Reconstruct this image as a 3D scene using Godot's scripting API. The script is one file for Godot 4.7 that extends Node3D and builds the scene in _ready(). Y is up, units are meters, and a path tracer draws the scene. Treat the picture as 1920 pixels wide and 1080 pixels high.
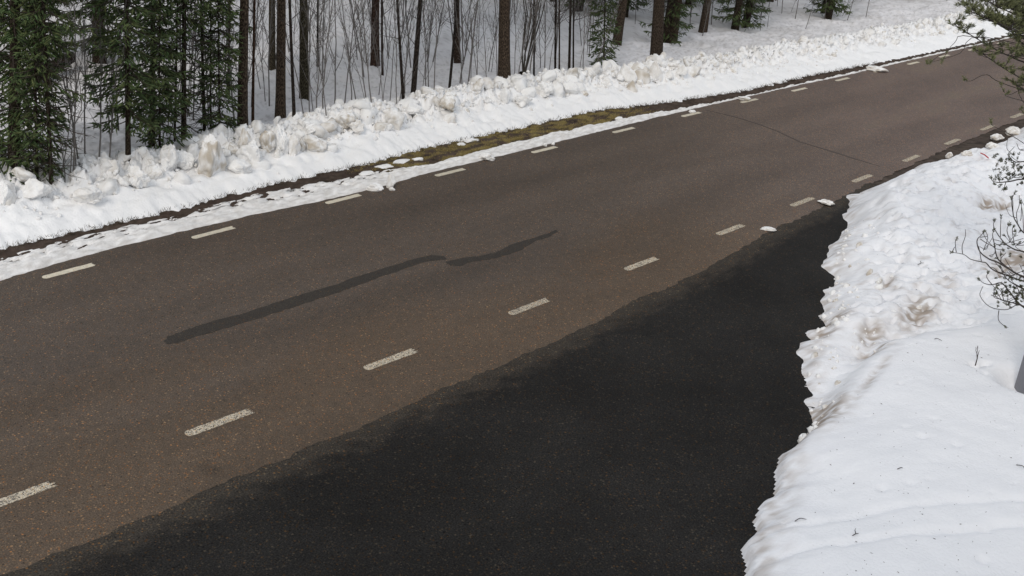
extends Node3D

# World: x runs along the road, z across it (positive towards the camera's side), y up, metres.
const FOCAL := 2200.0
var cam_pos := Vector3(-7.5625, 7.6256, 10.7544)
var cam_basis := Basis(Vector3.UP, -0.8807) * Basis(Vector3.RIGHT, -0.4016) * Basis(Vector3.BACK, 0.105)
var rng := RandomNumberGenerator.new()
var used := {}
var M := {}
var na := FastNoiseLite.new()
var nb := FastNoiseLite.new()
var nc := FastNoiseLite.new()
var ncell := FastNoiseLite.new()


class MB:
	var v := PackedVector3Array()
	var n := PackedVector3Array()
	var c := PackedColorArray()
	var ix := PackedInt32Array()

	func vert(p: Vector3, nn: Vector3, col: Color) -> int:
		v.append(p)
		n.append(nn)
		c.append(col)
		return v.size() - 1

	func tri(a: int, b: int, d: int) -> void:
		var g := (v[b] - v[a]).cross(v[d] - v[a])
		ix.append(a)
		if g.dot(n[a] + n[b] + n[d]) > 0.0:
			ix.append(d)
			ix.append(b)
		else:
			ix.append(b)
			ix.append(d)

	func quad(a: int, b: int, d: int, e: int) -> void:
		tri(a, b, d)
		tri(a, d, e)

	func tube(pts: Array, radii: Array, sides: int, col: Color, cap := true, ripple := 0.0, seed_ := 0.0) -> void:
		var rings := []
		var side := Vector3.RIGHT
		for k in pts.size():
			var p: Vector3 = pts[k]
			var before: Vector3 = pts[maxi(k - 1, 0)]
			var after: Vector3 = pts[mini(k + 1, pts.size() - 1)]
			var t := (after - before).normalized()
			if k == 0:
				side = t.cross(Vector3(0.31, 0.17, 0.93)).normalized()
			side = (side - t * side.dot(t)).normalized()
			var up := t.cross(side)
			var ring := PackedInt32Array()
			for s in sides:
				var a := TAU * s / sides
				var d := side * cos(a) + up * sin(a)
				var r: float = radii[k]
				if ripple > 0.0:
					r *= 1.0 + ripple * (sin(a * 5.0 + seed_ + k * 0.7) * 0.5 + sin(a * 9.0 + seed_ * 3.0 - k * 1.1) * 0.5)
				var shade := 1.0 + ripple * 2.0 * sin(a * 7.0 + k * 1.3 + seed_)
				ring.append(vert(p + d * r, d, Color(col.r * shade, col.g * shade, col.b * shade)))
			rings.append(ring)
		for k in pts.size() - 1:
			for s in sides:
				var s2 := (s + 1) % sides
				quad(rings[k][s], rings[k][s2], rings[k + 1][s2], rings[k + 1][s])
		if cap:
			var last := pts.size() - 1
			var tip := vert(pts[last], ((pts[last] as Vector3) - (pts[last - 1] as Vector3)).normalized(), col)
			for s in sides:
				tri(rings[last][s], rings[last][(s + 1) % sides], tip)

	func spindle(a: Vector3, b: Vector3, r: float, col: Color) -> void:
		var t := (b - a).normalized()
		var side := t.cross(Vector3(0.3, 0.9, 0.2)).normalized()
		var up := t.cross(side)
		var m := a.lerp(b, 0.42)
		var i0 := vert(a, -t, col)
		var i1 := vert(b, t, col)
		var q := PackedInt32Array()
		for s in 3:
			var d := side * cos(TAU * s / 3.0) + up * sin(TAU * s / 3.0)
			q.append(vert(m + d * r, d, col))
		for s in 3:
			tri(i0, q[s], q[(s + 1) % 3])
			tri(i1, q[s], q[(s + 1) % 3])

	func box(at: Transform3D, size: Vector3, col: Color) -> void:
		for axis in 3:
			for s in [-1.0, 1.0]:
				var d := Vector3.ZERO
				d[axis] = s
				var e := Vector3.ZERO
				e[(axis + 1) % 3] = 1.0
				var f := Vector3.ZERO
				f[(axis + 2) % 3] = 1.0
				var q := PackedInt32Array()
				for w in [[-1, -1], [1, -1], [1, 1], [-1, 1]]:
					q.append(vert(at * ((d + e * w[0] + f * w[1]) * size * 0.5), at.basis * d, col))
				quad(q[0], q[1], q[2], q[3])

	func mesh(mat: Material) -> ArrayMesh:
		var arr := []
		arr.resize(Mesh.ARRAY_MAX)
		arr[Mesh.ARRAY_VERTEX] = v
		arr[Mesh.ARRAY_NORMAL] = n
		arr[Mesh.ARRAY_COLOR] = c
		arr[Mesh.ARRAY_INDEX] = ix
		var m := ArrayMesh.new()
		m.add_surface_from_arrays(Mesh.PRIMITIVE_TRIANGLES, arr)
		m.surface_set_material(0, mat)
		return m


# ---------- naming and tagging ----------
func numbered(called: String) -> String:
	var k: int = used.get(called, 0)
	used[called] = k + 1
	return called if k == 0 else "%s_%03d" % [called, k]


func tag(o: Node, label: String, category: String, group := "", kind := "") -> Node:
	o.set_meta("label", label)
	o.set_meta("category", category)
	if group:
		o.set_meta("group", group)
	if kind:
		o.set_meta("kind", kind)
	return o


func obj(called: String, mesh: Mesh, parent: Node = self) -> MeshInstance3D:
	var o := MeshInstance3D.new()
	o.mesh = mesh
	o.name = numbered(called) if parent == self else called
	parent.add_child(o, true)
	return o


func base(called: String, at: Vector3) -> Node3D:
	var o := Node3D.new()
	o.name = numbered(called)
	add_child(o)
	o.position = at
	return o


func copy(o: Node3D, called: String) -> Node3D:
	var d: Node3D = o.duplicate()
	d.name = numbered(called)
	add_child(d)
	return d


# ---------- where a sight line meets the place ----------
func ray(px: float, py: float) -> Vector3:
	return cam_basis * Vector3((px - 960.0) / FOCAL, -(py - 540.0) / FOCAL, -1.0)


func on_plane(px: float, py: float, h := 0.0) -> Vector3:
	var d := ray(px, py)
	return cam_pos + d * ((h - cam_pos.y) / d.y)


func at_depth(px: float, py: float, depth: float) -> Vector3:
	return cam_pos + ray(px, py) * depth


func on_ground(px: float, py: float) -> Vector3:
	var d := ray(px, py)
	var t := 9.0
	while t < 110.0:
		var p := cam_pos + d * t
		if p.y < height(p.x, p.z):
			break
		t += 0.15
	var lo := t - 0.15
	var hi := t
	for k in 12:
		var mid := (lo + hi) * 0.5
		var p := cam_pos + d * mid
		if p.y < height(p.x, p.z):
			hi = mid
		else:
			lo = mid
	return cam_pos + d * hi


func upright(px: float, py: float, seen_lean: float) -> Vector3:
	# the direction of a trunk: growth is never quite plumb
	var d := Vector3.DOWN * cam_basis
	var nadir := Vector2(960.0 + FOCAL * d.x / -d.z, 540.0 - FOCAL * d.y / -d.z)
	var s := ((nadir.x - px) / (nadir.y - py) - seen_lean) * 0.95
	return (Vector3.UP + cam_basis.x * s).normalized()


func stand(o: Node3D, up: Vector3, turn: float) -> void:
	o.basis = Basis(Quaternion(Vector3.UP, up)) * Basis(Vector3.UP, turn)


# ---------- the lie of the land ----------
func table(t: PackedFloat32Array, x: float) -> float:
	if x <= t[0]:
		return t[1]
	var k := 2
	while k < t.size():
		if x <= t[k]:
			return lerpf(t[k - 1], t[k + 1], (x - t[k - 2]) / (t[k] - t[k - 2]))
		k += 2
	return t[t.size() - 1]


var foot_t := PackedFloat32Array([0.5, -6.61, 2.9, -6.6, 5.7, -6.85, 8.5, -6.9, 10.6, -7.1, 13.3, -7.14, 15.6, -7.22, 17.2, -7.2, 18.3, -7.0, 20.5, -6.72, 23.2, -6.46, 28.0, -6.52, 34.0, -6.34])
var soil_t := PackedFloat32Array([0.3, -6.33, 1.4, -6.5, 2.7, -6.46, 4.0, -6.56, 5.4, -6.68, 7.0, -6.62, 7.8, -6.56, 8.8, -6.5, 9.7, -6.3, 10.75, -6.36, 13.4, -6.48, 15.0, -6.5, 17.7, -6.45, 19.9, -6.32, 22.6, -6.14, 25.2, -6.2, 27.2, -6.2, 34.0, -6.2])
var asph_t := PackedFloat32Array([0.0, -5.5, 1.2, -5.66, 2.6, -5.73, 4.9, -5.76, 6.6, -5.68, 8.2, -5.7, 9.4, -5.85, 11.0, -5.86, 15.0, -5.96, 17.3, -6.02, 19.9, -6.06, 23.0, -6.08, 26.0, -6.06, 29.2, -6.0, 34.0, -6.05])
var near_t := PackedFloat32Array([0.0, 1.22, 5.0, 1.12, 10.3, 0.82, 13.0, 0.5, 16.0, 0.28, 20.0, 0.02, 23.5, -0.14, 28.6, -0.24, 34.0, -0.26])
var heap_t := PackedFloat32Array([14.0, 0.5, 16.4, 0.35, 17.8, 0.32, 19.6, 0.28, 21.0, 0.3, 22.0, 0.6, 24.0, 0.62, 27.0, 0.42, 30.0, 0.3, 34.0, 0.4])
var bank_d := PackedFloat32Array([-0.3, -0.08, -0.08, -0.03, 0.06, 0.06, 0.3, 0.17, 0.8, 0.32, 1.3, 0.48, 1.7, 0.57, 2.0, 0.52, 2.5, 0.32, 3.2, 0.22, 7.0, 0.2])
var dirt_spots := []
var pits := []


func far_height(x: float, z: float) -> float:
	var d := table(foot_t, x) - z
	if d < -0.35:
		return -0.08
	var edge := nb.get_noise_2d(x * 1.6, 7.0) * 0.1 + nc.get_noise_2d(x * 1.3, 3.0) * 0.1
	var h := table(bank_d, d + edge * clampf(1.0 - d, 0.0, 1.0))
	var swell := 1.0 + na.get_noise_2d(x * 0.8, 40.0) * 0.35
	if d > 0.1:
		h = 0.06 + (h - 0.06) * lerpf(swell, 1.0, smoothstep(2.4, 3.4, d))
	var rough := smoothstep(0.65, 1.3, d) * (1.0 - smoothstep(2.0, 2.8, d))
	if rough > 0.0:
		var r := 1.0 - absf(nb.get_noise_2d(x * 1.1, z * 1.1)) * 2.4
		h += rough * (r * 0.17 + (0.5 - absf(nc.get_noise_2d(x * 0.8, z * 0.8)) * 2.0) * 0.14 + nc.get_noise_2d(x * 2.3, z * 2.3 + 50.0) * 0.07 - 0.08)
	var soft := smoothstep(0.0, 0.5, d)
	h += soft * (nb.get_noise_2d(x * 0.7, z * 0.9) * 0.1 + nc.get_noise_2d(x * 0.6, z * 0.8) * 0.045 + nc.get_noise_2d(x * 1.7, z * 1.7) * 0.014)
	if d > 2.8:
		h += smoothstep(2.8, 6.0, d) * (na.get_noise_2d(x * 0.5, z * 0.5) * 0.22 + nb.get_noise_2d(x * 0.8, z * 0.8) * 0.05)
	return h


func snow_reach(x: float, z: float) -> float:
	# how far inside the snow on the near side a spot lies
	var e := (x - 16.4) * 0.3879 + (z - 0.35) * 0.9217
	var e2 := z - table(heap_t, x)
	return minf(e, e2) if x > 12.0 else e


func near_height(x: float, z: float) -> float:
	var t := snow_reach(x, z)
	if t < -0.6:
		return -0.12
	t += na.get_noise_2d(x * 1.5, z * 1.5) * 0.3 + nb.get_noise_2d(x * 0.7, z * 0.7) * 0.05
	if t < 0.0:
		return maxf(t * 0.6, -0.12) - 0.02
	var h := 0.5 * (1.0 - exp(-t / 0.55)) - 0.02
	var e2 := z - table(heap_t, x)
	h += 0.42 * exp(-pow((e2 - 1.8) / 1.15, 2.0)) * smoothstep(12.0, 16.5, x) * smoothstep(0.0, 1.0, t)
	var zl := 5.0 + 0.12 * sin(x * 1.3) + maxf(x - 9.0, 0.0) * 0.28
	var q := z - zl
	var wild := 1.0 - smoothstep(-0.5, 0.3, q)
	h += (1.0 - wild) * 0.1 - 0.17 * exp(-pow((q + 0.35) / 0.3, 2.0)) * smoothstep(4.5, 5.5, x) * (1.0 - smoothstep(10.0, 12.0, x))
	h += wild * (nb.get_noise_2d(x * 0.8, z * 0.8) * 0.13 + (0.35 - absf(nc.get_noise_2d(x * 0.5, z * 0.6)) * 1.6) * 0.025 - smoothstep(0.1, 0.45, nc.get_noise_2d(x * 0.55, z * 0.75)) * 0.1 + nc.get_noise_2d(x * 1.6, z * 1.9) * 0.02 + nc.get_noise_2d(x * 3.2, z * 3.2) * 0.012) * smoothstep(0.1, 1.2, t)
	h += (1.0 - wild) * (na.get_noise_2d(x * 0.9, z * 0.9) * 0.1 + nc.get_noise_2d(x * 0.6, z * 0.6) * 0.012 + nc.get_noise_2d(x * 2.0, z * 2.0) * 0.005)
	# two old ski tracks running across the smooth snow
	var g := (x - 2.6) * 0.6 - (z - 6.3) * 0.8 + nb.get_noise_2d(x * 0.5, z * 0.5) * 0.12
	h -= (1.0 - wild) * 0.045 * (exp(-pow((g + 0.05) / 0.06, 2.0)) + 0.8 * exp(-pow((g - 0.42) / 0.06, 2.0)))
	for s in dirt_spots:
		var a := Vector2(x - s.x, z - s.z)
		if a.length_squared() < 2.0:
			var u: float = (a.x * s.cu + a.y * s.su) / s.l
			var w: float = (-a.x * s.su + a.y * s.cu) / s.w
			var f := exp(-u * u * 1.6)
			h -= s.deep * f * (exp(-pow(w + 0.2, 2.0) * 1.8) if w < 0.4 else exp(-0.65) * exp(-pow((w - 0.4) * 5.0, 2.0)))
	for s in pits:
		var r2: float = (x - s.x) * (x - s.x) + (z - s.z) * (z - s.z)
		if r2 < s.r * s.r * 6.0:
			h -= s.deep * exp(-pow(r2 / (s.r * s.r), 1.6))
	return h


func height(x: float, z: float) -> float:
	if z < -3.0:
		return maxf(far_height(x, z), 0.0)
	return maxf(near_height(x, z), 0.0) if z > -1.0 else 0.0


func grid(xs: PackedFloat32Array, rows: int, where: Callable, tint: Callable, skip_below := -9.0) -> MB:
	var mb := MB.new()
	var nx := xs.size()
	for i in nx:
		for j in rows:
			mb.v.append(where.call(xs[i], j))
	mb.n.resize(mb.v.size())
	mb.c.resize(mb.v.size())
	for i in nx:
		for j in rows:
			var a := mb.v[maxi(i - 1, 0) * rows + j]
			var b := mb.v[mini(i + 1, nx - 1) * rows + j]
			var d := mb.v[i * rows + maxi(j - 1, 0)]
			var e := mb.v[i * rows + mini(j + 1, rows - 1)]
			var nn := (b - a).cross(e - d).normalized()
			if nn.y < 0.0:
				nn = -nn
			mb.n[i * rows + j] = nn
			mb.c[i * rows + j] = tint.call(mb.v[i * rows + j], nn)
	for i in nx - 1:
		for j in rows - 1:
			var a := i * rows + j
			if maxf(maxf(mb.v[a].y, mb.v[a + 1].y), maxf(mb.v[a + rows].y, mb.v[a + rows + 1].y)) < skip_below:
				continue
			mb.quad(a, a + 1, a + rows + 1, a + rows)
	return mb


func spaced(a: float, b: float, fine: float, from: float, growth: float) -> PackedFloat32Array:
	var xs := PackedFloat32Array()
	var x := a
	while x < b:
		xs.append(x)
		x += fine * (1.0 + maxf(0.0, x - from) * growth)
	xs.append(b)
	return xs


# ---------- materials ----------
func std(rough: float, spec := 0.5) -> StandardMaterial3D:
	var m := StandardMaterial3D.new()
	m.vertex_color_use_as_albedo = true
	m.roughness = rough
	m.metallic_specular = spec
	return m


func noise_tex(freq: float, bump: float, seed_: int, octaves := 4) -> NoiseTexture2D:
	var f := FastNoiseLite.new()
	f.seed = seed_
	f.frequency = freq
	f.fractal_octaves = octaves
	var t := NoiseTexture2D.new()
	t.width = 512
	t.height = 512
	t.seamless = true
	t.noise = f
	t.as_normal_map = bump > 0.0
	if bump > 0.0:
		t.bump_strength = bump
	return t


func triplanar(m: StandardMaterial3D, scale: Vector3, world := true) -> void:
	m.uv1_triplanar = true
	m.uv1_world_triplanar = world
	m.uv1_scale = scale


func grain_image(size: int, seed_: int, plain: Vector3, spread: float, stones: int, pale: float, mottle := 0.0, dark := 0.2) -> ImageTexture:
	var r := RandomNumberGenerator.new()
	r.seed = seed_
	var data := PackedByteArray()
	data.resize(size * size * 3)
	var f := FastNoiseLite.new()
	f.seed = seed_
	f.frequency = 0.02
	var f2 := FastNoiseLite.new()
	f2.seed = seed_ + 1
	f2.frequency = 0.16
	f2.fractal_octaves = 2
	for k in size * size:
		var g := 1.0 + (r.randf() - 0.5) * spread + f.get_noise_2d(k % size, k / size) * 0.08
		if mottle > 0.0:
			g += f2.get_noise_2d(k % size, k / size) * mottle
		data[k * 3] = int(clampf(plain.x * g, 0, 255))
		data[k * 3 + 1] = int(clampf(plain.y * g, 0, 255))
		data[k * 3 + 2] = int(clampf(plain.z * g, 0, 255))
	for k in stones:
		var x := r.randi() % size
		var y := r.randi() % size
		var big := 2 if r.randf() < 0.5 else (3 if r.randf() < 0.7 else 5)
		var w := r.randf()
		var col := Vector3(1.0, 0.94, 0.84) if w < (1.0 - dark) * 0.65 else (Vector3(1.05, 0.84, 0.62) if w < 1.0 - dark else Vector3(0.5, 0.5, 0.52))
		var s := plain * (1.0 + r.randf() * pale)
		for a in big:
			for b in big:
				var q := ((y + b) % size * size + (x + a) % size) * 3
				data[q] = int(clampf(s.x * col.x, 0, 255))
				data[q + 1] = int(clampf(s.y * col.y, 0, 255))
				data[q + 2] = int(clampf(s.z * col.z, 0, 255))
	return ImageTexture.create_from_image(Image.create_from_data(size, size, false, Image.FORMAT_RGB8, data))


func make_materials() -> void:
	M.snow = std(0.85, 0.25)
	M.snow.normal_enabled = true
	M.snow.normal_texture = noise_tex(0.02, 5.0, 5, 5)
	M.snow.normal_scale = 1.0
	triplanar(M.snow, Vector3.ONE * 1.7)
	M.asphalt = std(0.8, 0.35)
	M.asphalt.albedo_texture = grain_image(1536, 3, Vector3(107, 96, 87), 0.26, 30000, 0.75, 0.3)
	M.asphalt.normal_enabled = true
	M.asphalt.normal_texture = noise_tex(0.25, 2.0, 9, 2)
	M.asphalt.normal_scale = 0.35
	triplanar(M.asphalt, Vector3.ONE * 0.17)
	M.dark_paving = std(0.7, 0.2)  # dark paving of the invented lay-by
	M.dark_paving.albedo_texture = grain_image(1024, 4, Vector3(68, 66, 64), 0.3, 16000, 0.9, 0.4)
	triplanar(M.dark_paving, Vector3.ONE * 0.21)
	M.seal = std(0.75, 0.3)
	M.seal.albedo_texture = grain_image(512, 8, Vector3(58, 54, 50), 0.2, 2500, 0.5, 0.35)
	triplanar(M.seal, Vector3.ONE * 0.5)
	M.joint = std(0.8, 0.3)
	M.joint.albedo_texture = grain_image(256, 18, Vector3(80, 73, 68), 0.16, 300, 0.3)
	triplanar(M.joint, Vector3.ONE * 0.9)
	M.paint = std(0.8, 0.3)
	M.paint.albedo_texture = grain_image(512, 6, Vector3(208, 200, 182), 0.1, 1400, 0.05)
	triplanar(M.paint, Vector3.ONE * 0.9)
	M.worn = std(0.85, 0.3)
	var worn := grain_image(512, 7, Vector3(192, 182, 164), 0.25, 15000, 0.02, 0.25, 0.75)
	M.worn.albedo_texture = worn
	triplanar(M.worn, Vector3.ONE * 0.6)
	M.soil = std(0.95, 0.2)
	M.soil.normal_enabled = true
	M.soil.normal_texture = noise_tex(0.05, 8.0, 12, 4)
	triplanar(M.soil, Vector3.ONE * 1.4)
	M.bark = std(0.95, 0.15)
	M.bark.normal_enabled = true
	M.bark.normal_texture = noise_tex(0.03, 14.0, 15, 4)
	M.bark.normal_scale = 1.4
	M.bark.albedo_texture = bark_image()
	triplanar(M.bark, Vector3(2.4, 0.7, 2.4), false)
	M.needle = std(0.7, 0.3)
	M.twig = std(0.9, 0.2)
	M.plain = std(0.6, 0.4)
	M.metal = std(0.45, 0.5)
	M.metal.metallic = 0.3
	M.metal.normal_enabled = true
	M.metal.normal_texture = noise_tex(0.08, 1.5, 33, 3)
	M.metal.normal_scale = 0.2
	triplanar(M.metal, Vector3.ONE * 1.0)


func bark_image() -> ImageTexture:
	var f := FastNoiseLite.new()
	f.seed = 44
	f.frequency = 0.035
	f.fractal_octaves = 4
	var size := 512
	var data := PackedByteArray()
	data.resize(size * size * 3)
	for k in size * size:
		var x := float(k % size)
		var y := float(k / size)
		var u := x / size
		var g0 := f.get_noise_2d(x, y)
		var g := lerpf(g0, f.get_noise_2d(x - size, y), smoothstep(0.8, 1.0, u))
		var b := 150.0 + 170.0 * g
		data[k * 3] = int(clampf(b * 1.02, 20, 255))
		data[k * 3 + 1] = int(clampf(b * 0.97, 20, 255))
		data[k * 3 + 2] = int(clampf(b * 0.92, 20, 255))
	return ImageTexture.create_from_image(Image.create_from_data(size, size, false, Image.FORMAT_RGB8, data))


# ---------- snow lumps ----------
var ico := []


func icosphere(level: int) -> Array:
	while ico.size() <= level:
		if ico.is_empty():
			var g := (1.0 + sqrt(5.0)) / 2.0
			var v := [Vector3(-1, g, 0), Vector3(1, g, 0), Vector3(-1, -g, 0), Vector3(1, -g, 0), Vector3(0, -1, g), Vector3(0, 1, g), Vector3(0, -1, -g), Vector3(0, 1, -g), Vector3(g, 0, -1), Vector3(g, 0, 1), Vector3(-g, 0, -1), Vector3(-g, 0, 1)]
			for k in 12:
				v[k] = v[k].normalized()
			ico.append([v, [0, 11, 5, 0, 5, 1, 0, 1, 7, 0, 7, 10, 0, 10, 11, 1, 5, 9, 5, 11, 4, 11, 10, 2, 10, 7, 6, 7, 1, 8, 3, 9, 4, 3, 4, 2, 3, 2, 6, 3, 6, 8, 3, 8, 9, 4, 9, 5, 2, 4, 11, 6, 2, 10, 8, 6, 7, 9, 8, 1]])
		else:
			var prev: Array = ico[ico.size() - 1]
			var v: Array = prev[0].duplicate()
			var f := []
			var mids := {}
			for k in range(0, prev[1].size(), 3):
				var t := [prev[1][k], prev[1][k + 1], prev[1][k + 2]]
				var m := []
				for e in 3:
					var a: int = t[e]
					var b: int = t[(e + 1) % 3]
					var key := mini(a, b) * 100000 + maxi(a, b)
					if not mids.has(key):
						mids[key] = v.size()
						v.append((v[a] + v[b]).normalized())
					m.append(mids[key])
				f.append_array([t[0], m[0], m[2], t[1], m[1], m[0], t[2], m[2], m[1], m[0], m[1], m[2]])
			ico.append([v, f])
	return ico[level]


func lump(mb: MB, level: int, at: Transform3D, size: Vector3, seed_: int, dirt: float, dirt_from: Vector3, taper := 0.0) -> void:
	# a broken piece of old snow: flat fractures, rounded by thaw, with a crumbly skin
	var r := RandomNumberGenerator.new()
	r.seed = seed_
	var planes := []
	for k in 11 + r.randi() % 5:
		var d := Vector3(r.randfn(), r.randfn(), r.randfn()).normalized()
		planes.append([d, r.randf_range(0.5, 0.95)])
	var s: Array = icosphere(level)
	var start := mb.v.size()
	var soft := 0.05 if seed_ % 3 else 0.14
	var wavy := 0.55 if seed_ % 3 else 1.0
	var off := Vector3(seed_ * 1.7, seed_ * 0.3, seed_ * 2.1)
	for q: Vector3 in s[0]:
		var rad := 1.0
		for p in planes:
			var c: float = (p[0] as Vector3).dot(q)
			if c > 0.15:
				var cut: float = p[1] / c
				var k := clampf(0.5 + 0.5 * (cut - rad) / soft, 0.0, 1.0)
				rad = lerpf(cut, rad, k) - soft * k * (1.0 - k) * 0.5
		rad *= 1.04 + (nb.get_noise_3dv(q * 0.9 + off) * 0.4 - absf(na.get_noise_3dv(q * 3.6 + off)) * 0.22) * wavy + nc.get_noise_3dv(q * 1.1 + off) * 0.05
		var p := q * rad
		if taper > 0.0:
			var w := 1.0 - taper * clampf(p.y * 0.5 + 0.5, 0.0, 1.0)
			p.x *= w
			p.z *= w
		var stain := clampf(dirt * (0.45 + q.dot(dirt_from) * 0.6 + nb.get_noise_3dv(q * 1.1 + off) * 1.5), 0.0, 1.0)
		var col := Color(0.88, 0.88, 0.88).lerp(Color(0.5, 0.45, 0.38), stain)
		mb.vert(at * (p * size * 0.5), Vector3.UP, col)
	var acc := PackedVector3Array()
	acc.resize(s[0].size())
	for k in range(0, s[1].size(), 3):
		var a: int = s[1][k]
		var b: int = s[1][k + 1]
		var c: int = s[1][k + 2]
		var g := (mb.v[start + b] - mb.v[start + a]).cross(mb.v[start + c] - mb.v[start + a])
		if g.dot(mb.v[start + a] + mb.v[start + b] + mb.v[start + c] - at.origin * 3.0) < 0.0:
			g = -g
		acc[a] += g
		acc[b] += g
		acc[c] += g
	for k in s[0].size():
		mb.n[start + k] = acc[k].normalized()
	for k in range(0, s[1].size(), 3):
		mb.tri(start + s[1][k], start + s[1][k + 1], start + s[1][k + 2])


# ---------- trees ----------
func needle_col(r: RandomNumberGenerator, dry := 0.0) -> Color:
	var g := r.randf_range(0.6, 1.5)
	var y := r.randf_range(0.85, 1.2)
	return Color(0.072 * g * y, 0.1 * g, 0.04 * g).lerp(Color(0.07, 0.055, 0.04), dry)


func spruce_crown(seed_: int, tall: float, low: float, reach: float, step: float, fine_to: float, bare: float) -> MB:
	var r := RandomNumberGenerator.new()
	r.seed = seed_
	var mb := MB.new()
	var y := low
	while y < tall - 0.25:
		var k := (y - low) / (tall - low)
		var rad := reach * pow(1.0 - k, 0.75) * (0.75 + 0.25 * smoothstep(0.0, 0.12, k))
		var count := 5 + r.randi() % 2
		var turn := r.randf() * TAU
		var fine := y < fine_to
		for b in count:
			var az := turn + TAU * b / count + r.randf_range(-0.3, 0.3)
			var out := Vector3(cos(az), 0, sin(az))
			var len_ := rad * r.randf_range(0.65, 1.1)
			var droop := r.randf_range(0.25, 0.6) * (1.0 - k * 0.6)
			var dead := r.randf() < bare * (1.0 - smoothstep(low + 1.0, low + 3.5, y))
			var y0 := y + r.randf_range(-0.1, 0.1)
			var pts := []
			var rr := []
			for s in 6:
				var t := s / 5.0
				pts.append(Vector3(0, y0, 0) + out * len_ * t + Vector3(0, -droop * len_ * (t - 0.55 * t * t * t), 0))
				rr.append(lerpf(0.016, 0.004, t) * (0.6 + 0.4 * minf(len_, 1.4)))
			mb.tube(pts, rr, 3, Color(0.055, 0.046, 0.038), false)
			var side := out.cross(Vector3.UP)
			var gap := 0.105 if fine else 0.17
			var n := int(len_ / gap)
			for q in n:
				var t := 0.14 + 0.86 * (q + r.randf()) / n
				var f := t * 5.0
				var p: Vector3 = (pts[mini(int(f), 4)] as Vector3).lerp(pts[mini(int(f) + 1, 5)], f - int(f))
				for s in [-1.0, 1.0]:
					if dead and r.randf() < 0.55:
						continue
					var tl := (0.16 + 0.42 * (1.0 - t) * minf(len_, 1.5)) * r.randf_range(0.6, 1.2)
					var dir: Vector3 = (out * r.randf_range(0.35, 0.8) + side * s * r.randf_range(0.5, 1.0) + Vector3.DOWN * r.randf_range(0.15, 0.75)).normalized()
					var tip := p + dir * tl
					if dead:
						mb.spindle(p, tip, 0.006, Color(0.06, 0.052, 0.045))
						continue
					var col := needle_col(r)
					mb.spindle(p, tip, 0.02 if fine else 0.045, col)
					if fine:
						for w in 2:
							var u := r.randf_range(0.15, 0.8)
							var d2: Vector3 = (dir * 0.6 + Vector3(r.randf_range(-1, 1), r.randf_range(-1.1, 0.3), r.randf_range(-1, 1)) * 0.7).normalized()
							var p2 := p.lerp(tip, u)
							mb.spindle(p2, p2 + d2 * tl * r.randf_range(0.3, 0.55), 0.016, needle_col(r))
			if not dead:
				mb.spindle(pts[4], (pts[5] as Vector3) + ((pts[5] as Vector3) - (pts[4] as Vector3)).normalized() * 0.12, 0.02, needle_col(r))
		y += step * r.randf_range(0.8, 1.2)
	return mb


func trunk_mesh(seed_: int, tall: float, r0: float, col: Color, sides := 14, sway := 0.05, flare := 0.28) -> MB:
	var r := RandomNumberGenerator.new()
	r.seed = seed_
	var mb := MB.new()
	var pts := []
	var rr := []
	var n := 16
	var ph := r.randf() * TAU
	for k in n + 1:
		var t := k / float(n)
		var y := tall * pow(t, 1.35)
		pts.append(Vector3(sin(y * 0.5 + ph) - sin(ph), 0, cos(y * 0.42 + ph) - cos(ph)) * sway + Vector3(0, y - 0.25, 0))
		rr.append(r0 * (pow(1.0 - t, 0.8) * 0.96 + 0.04) * (1.0 + flare * exp(-y * 3.2)))
	mb.tube(pts, rr, sides, col, true, 0.05, seed_)
	return mb


func pine_crown(seed_: int, low: float, tall: float, reach: float) -> MB:
	var r := RandomNumberGenerator.new()
	r.seed = seed_
	var mb := MB.new()
	for k in 64:
		var t := r.randf()
		var y := lerpf(low, tall, t)
		var az := r.randf() * TAU
		var len_ := reach * sqrt(1.0 - t * 0.8) * r.randf_range(0.5, 1.0)
		var out := Vector3(cos(az), r.randf_range(0.05, 0.45), sin(az)).normalized()
		var a := Vector3(0, y, 0)
		var b := a + out * len_
		mb.tube([a, a.lerp(b, 0.5) + Vector3(0, -0.08, 0), b], [0.05, 0.03, 0.012], 4, Color(0.12, 0.07, 0.04))
		for q in 70:
			var p := a.lerp(b, r.randf_range(0.5, 1.05)) + Vector3(r.randfn(), r.randfn() * 0.5, r.randfn()) * 0.28
			var d := Vector3(r.randfn(), r.randfn() + 0.8, r.randfn()).normalized()
			mb.spindle(p, p + d * r.randf_range(0.16, 0.3), 0.05, needle_col(r))
	return mb


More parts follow.
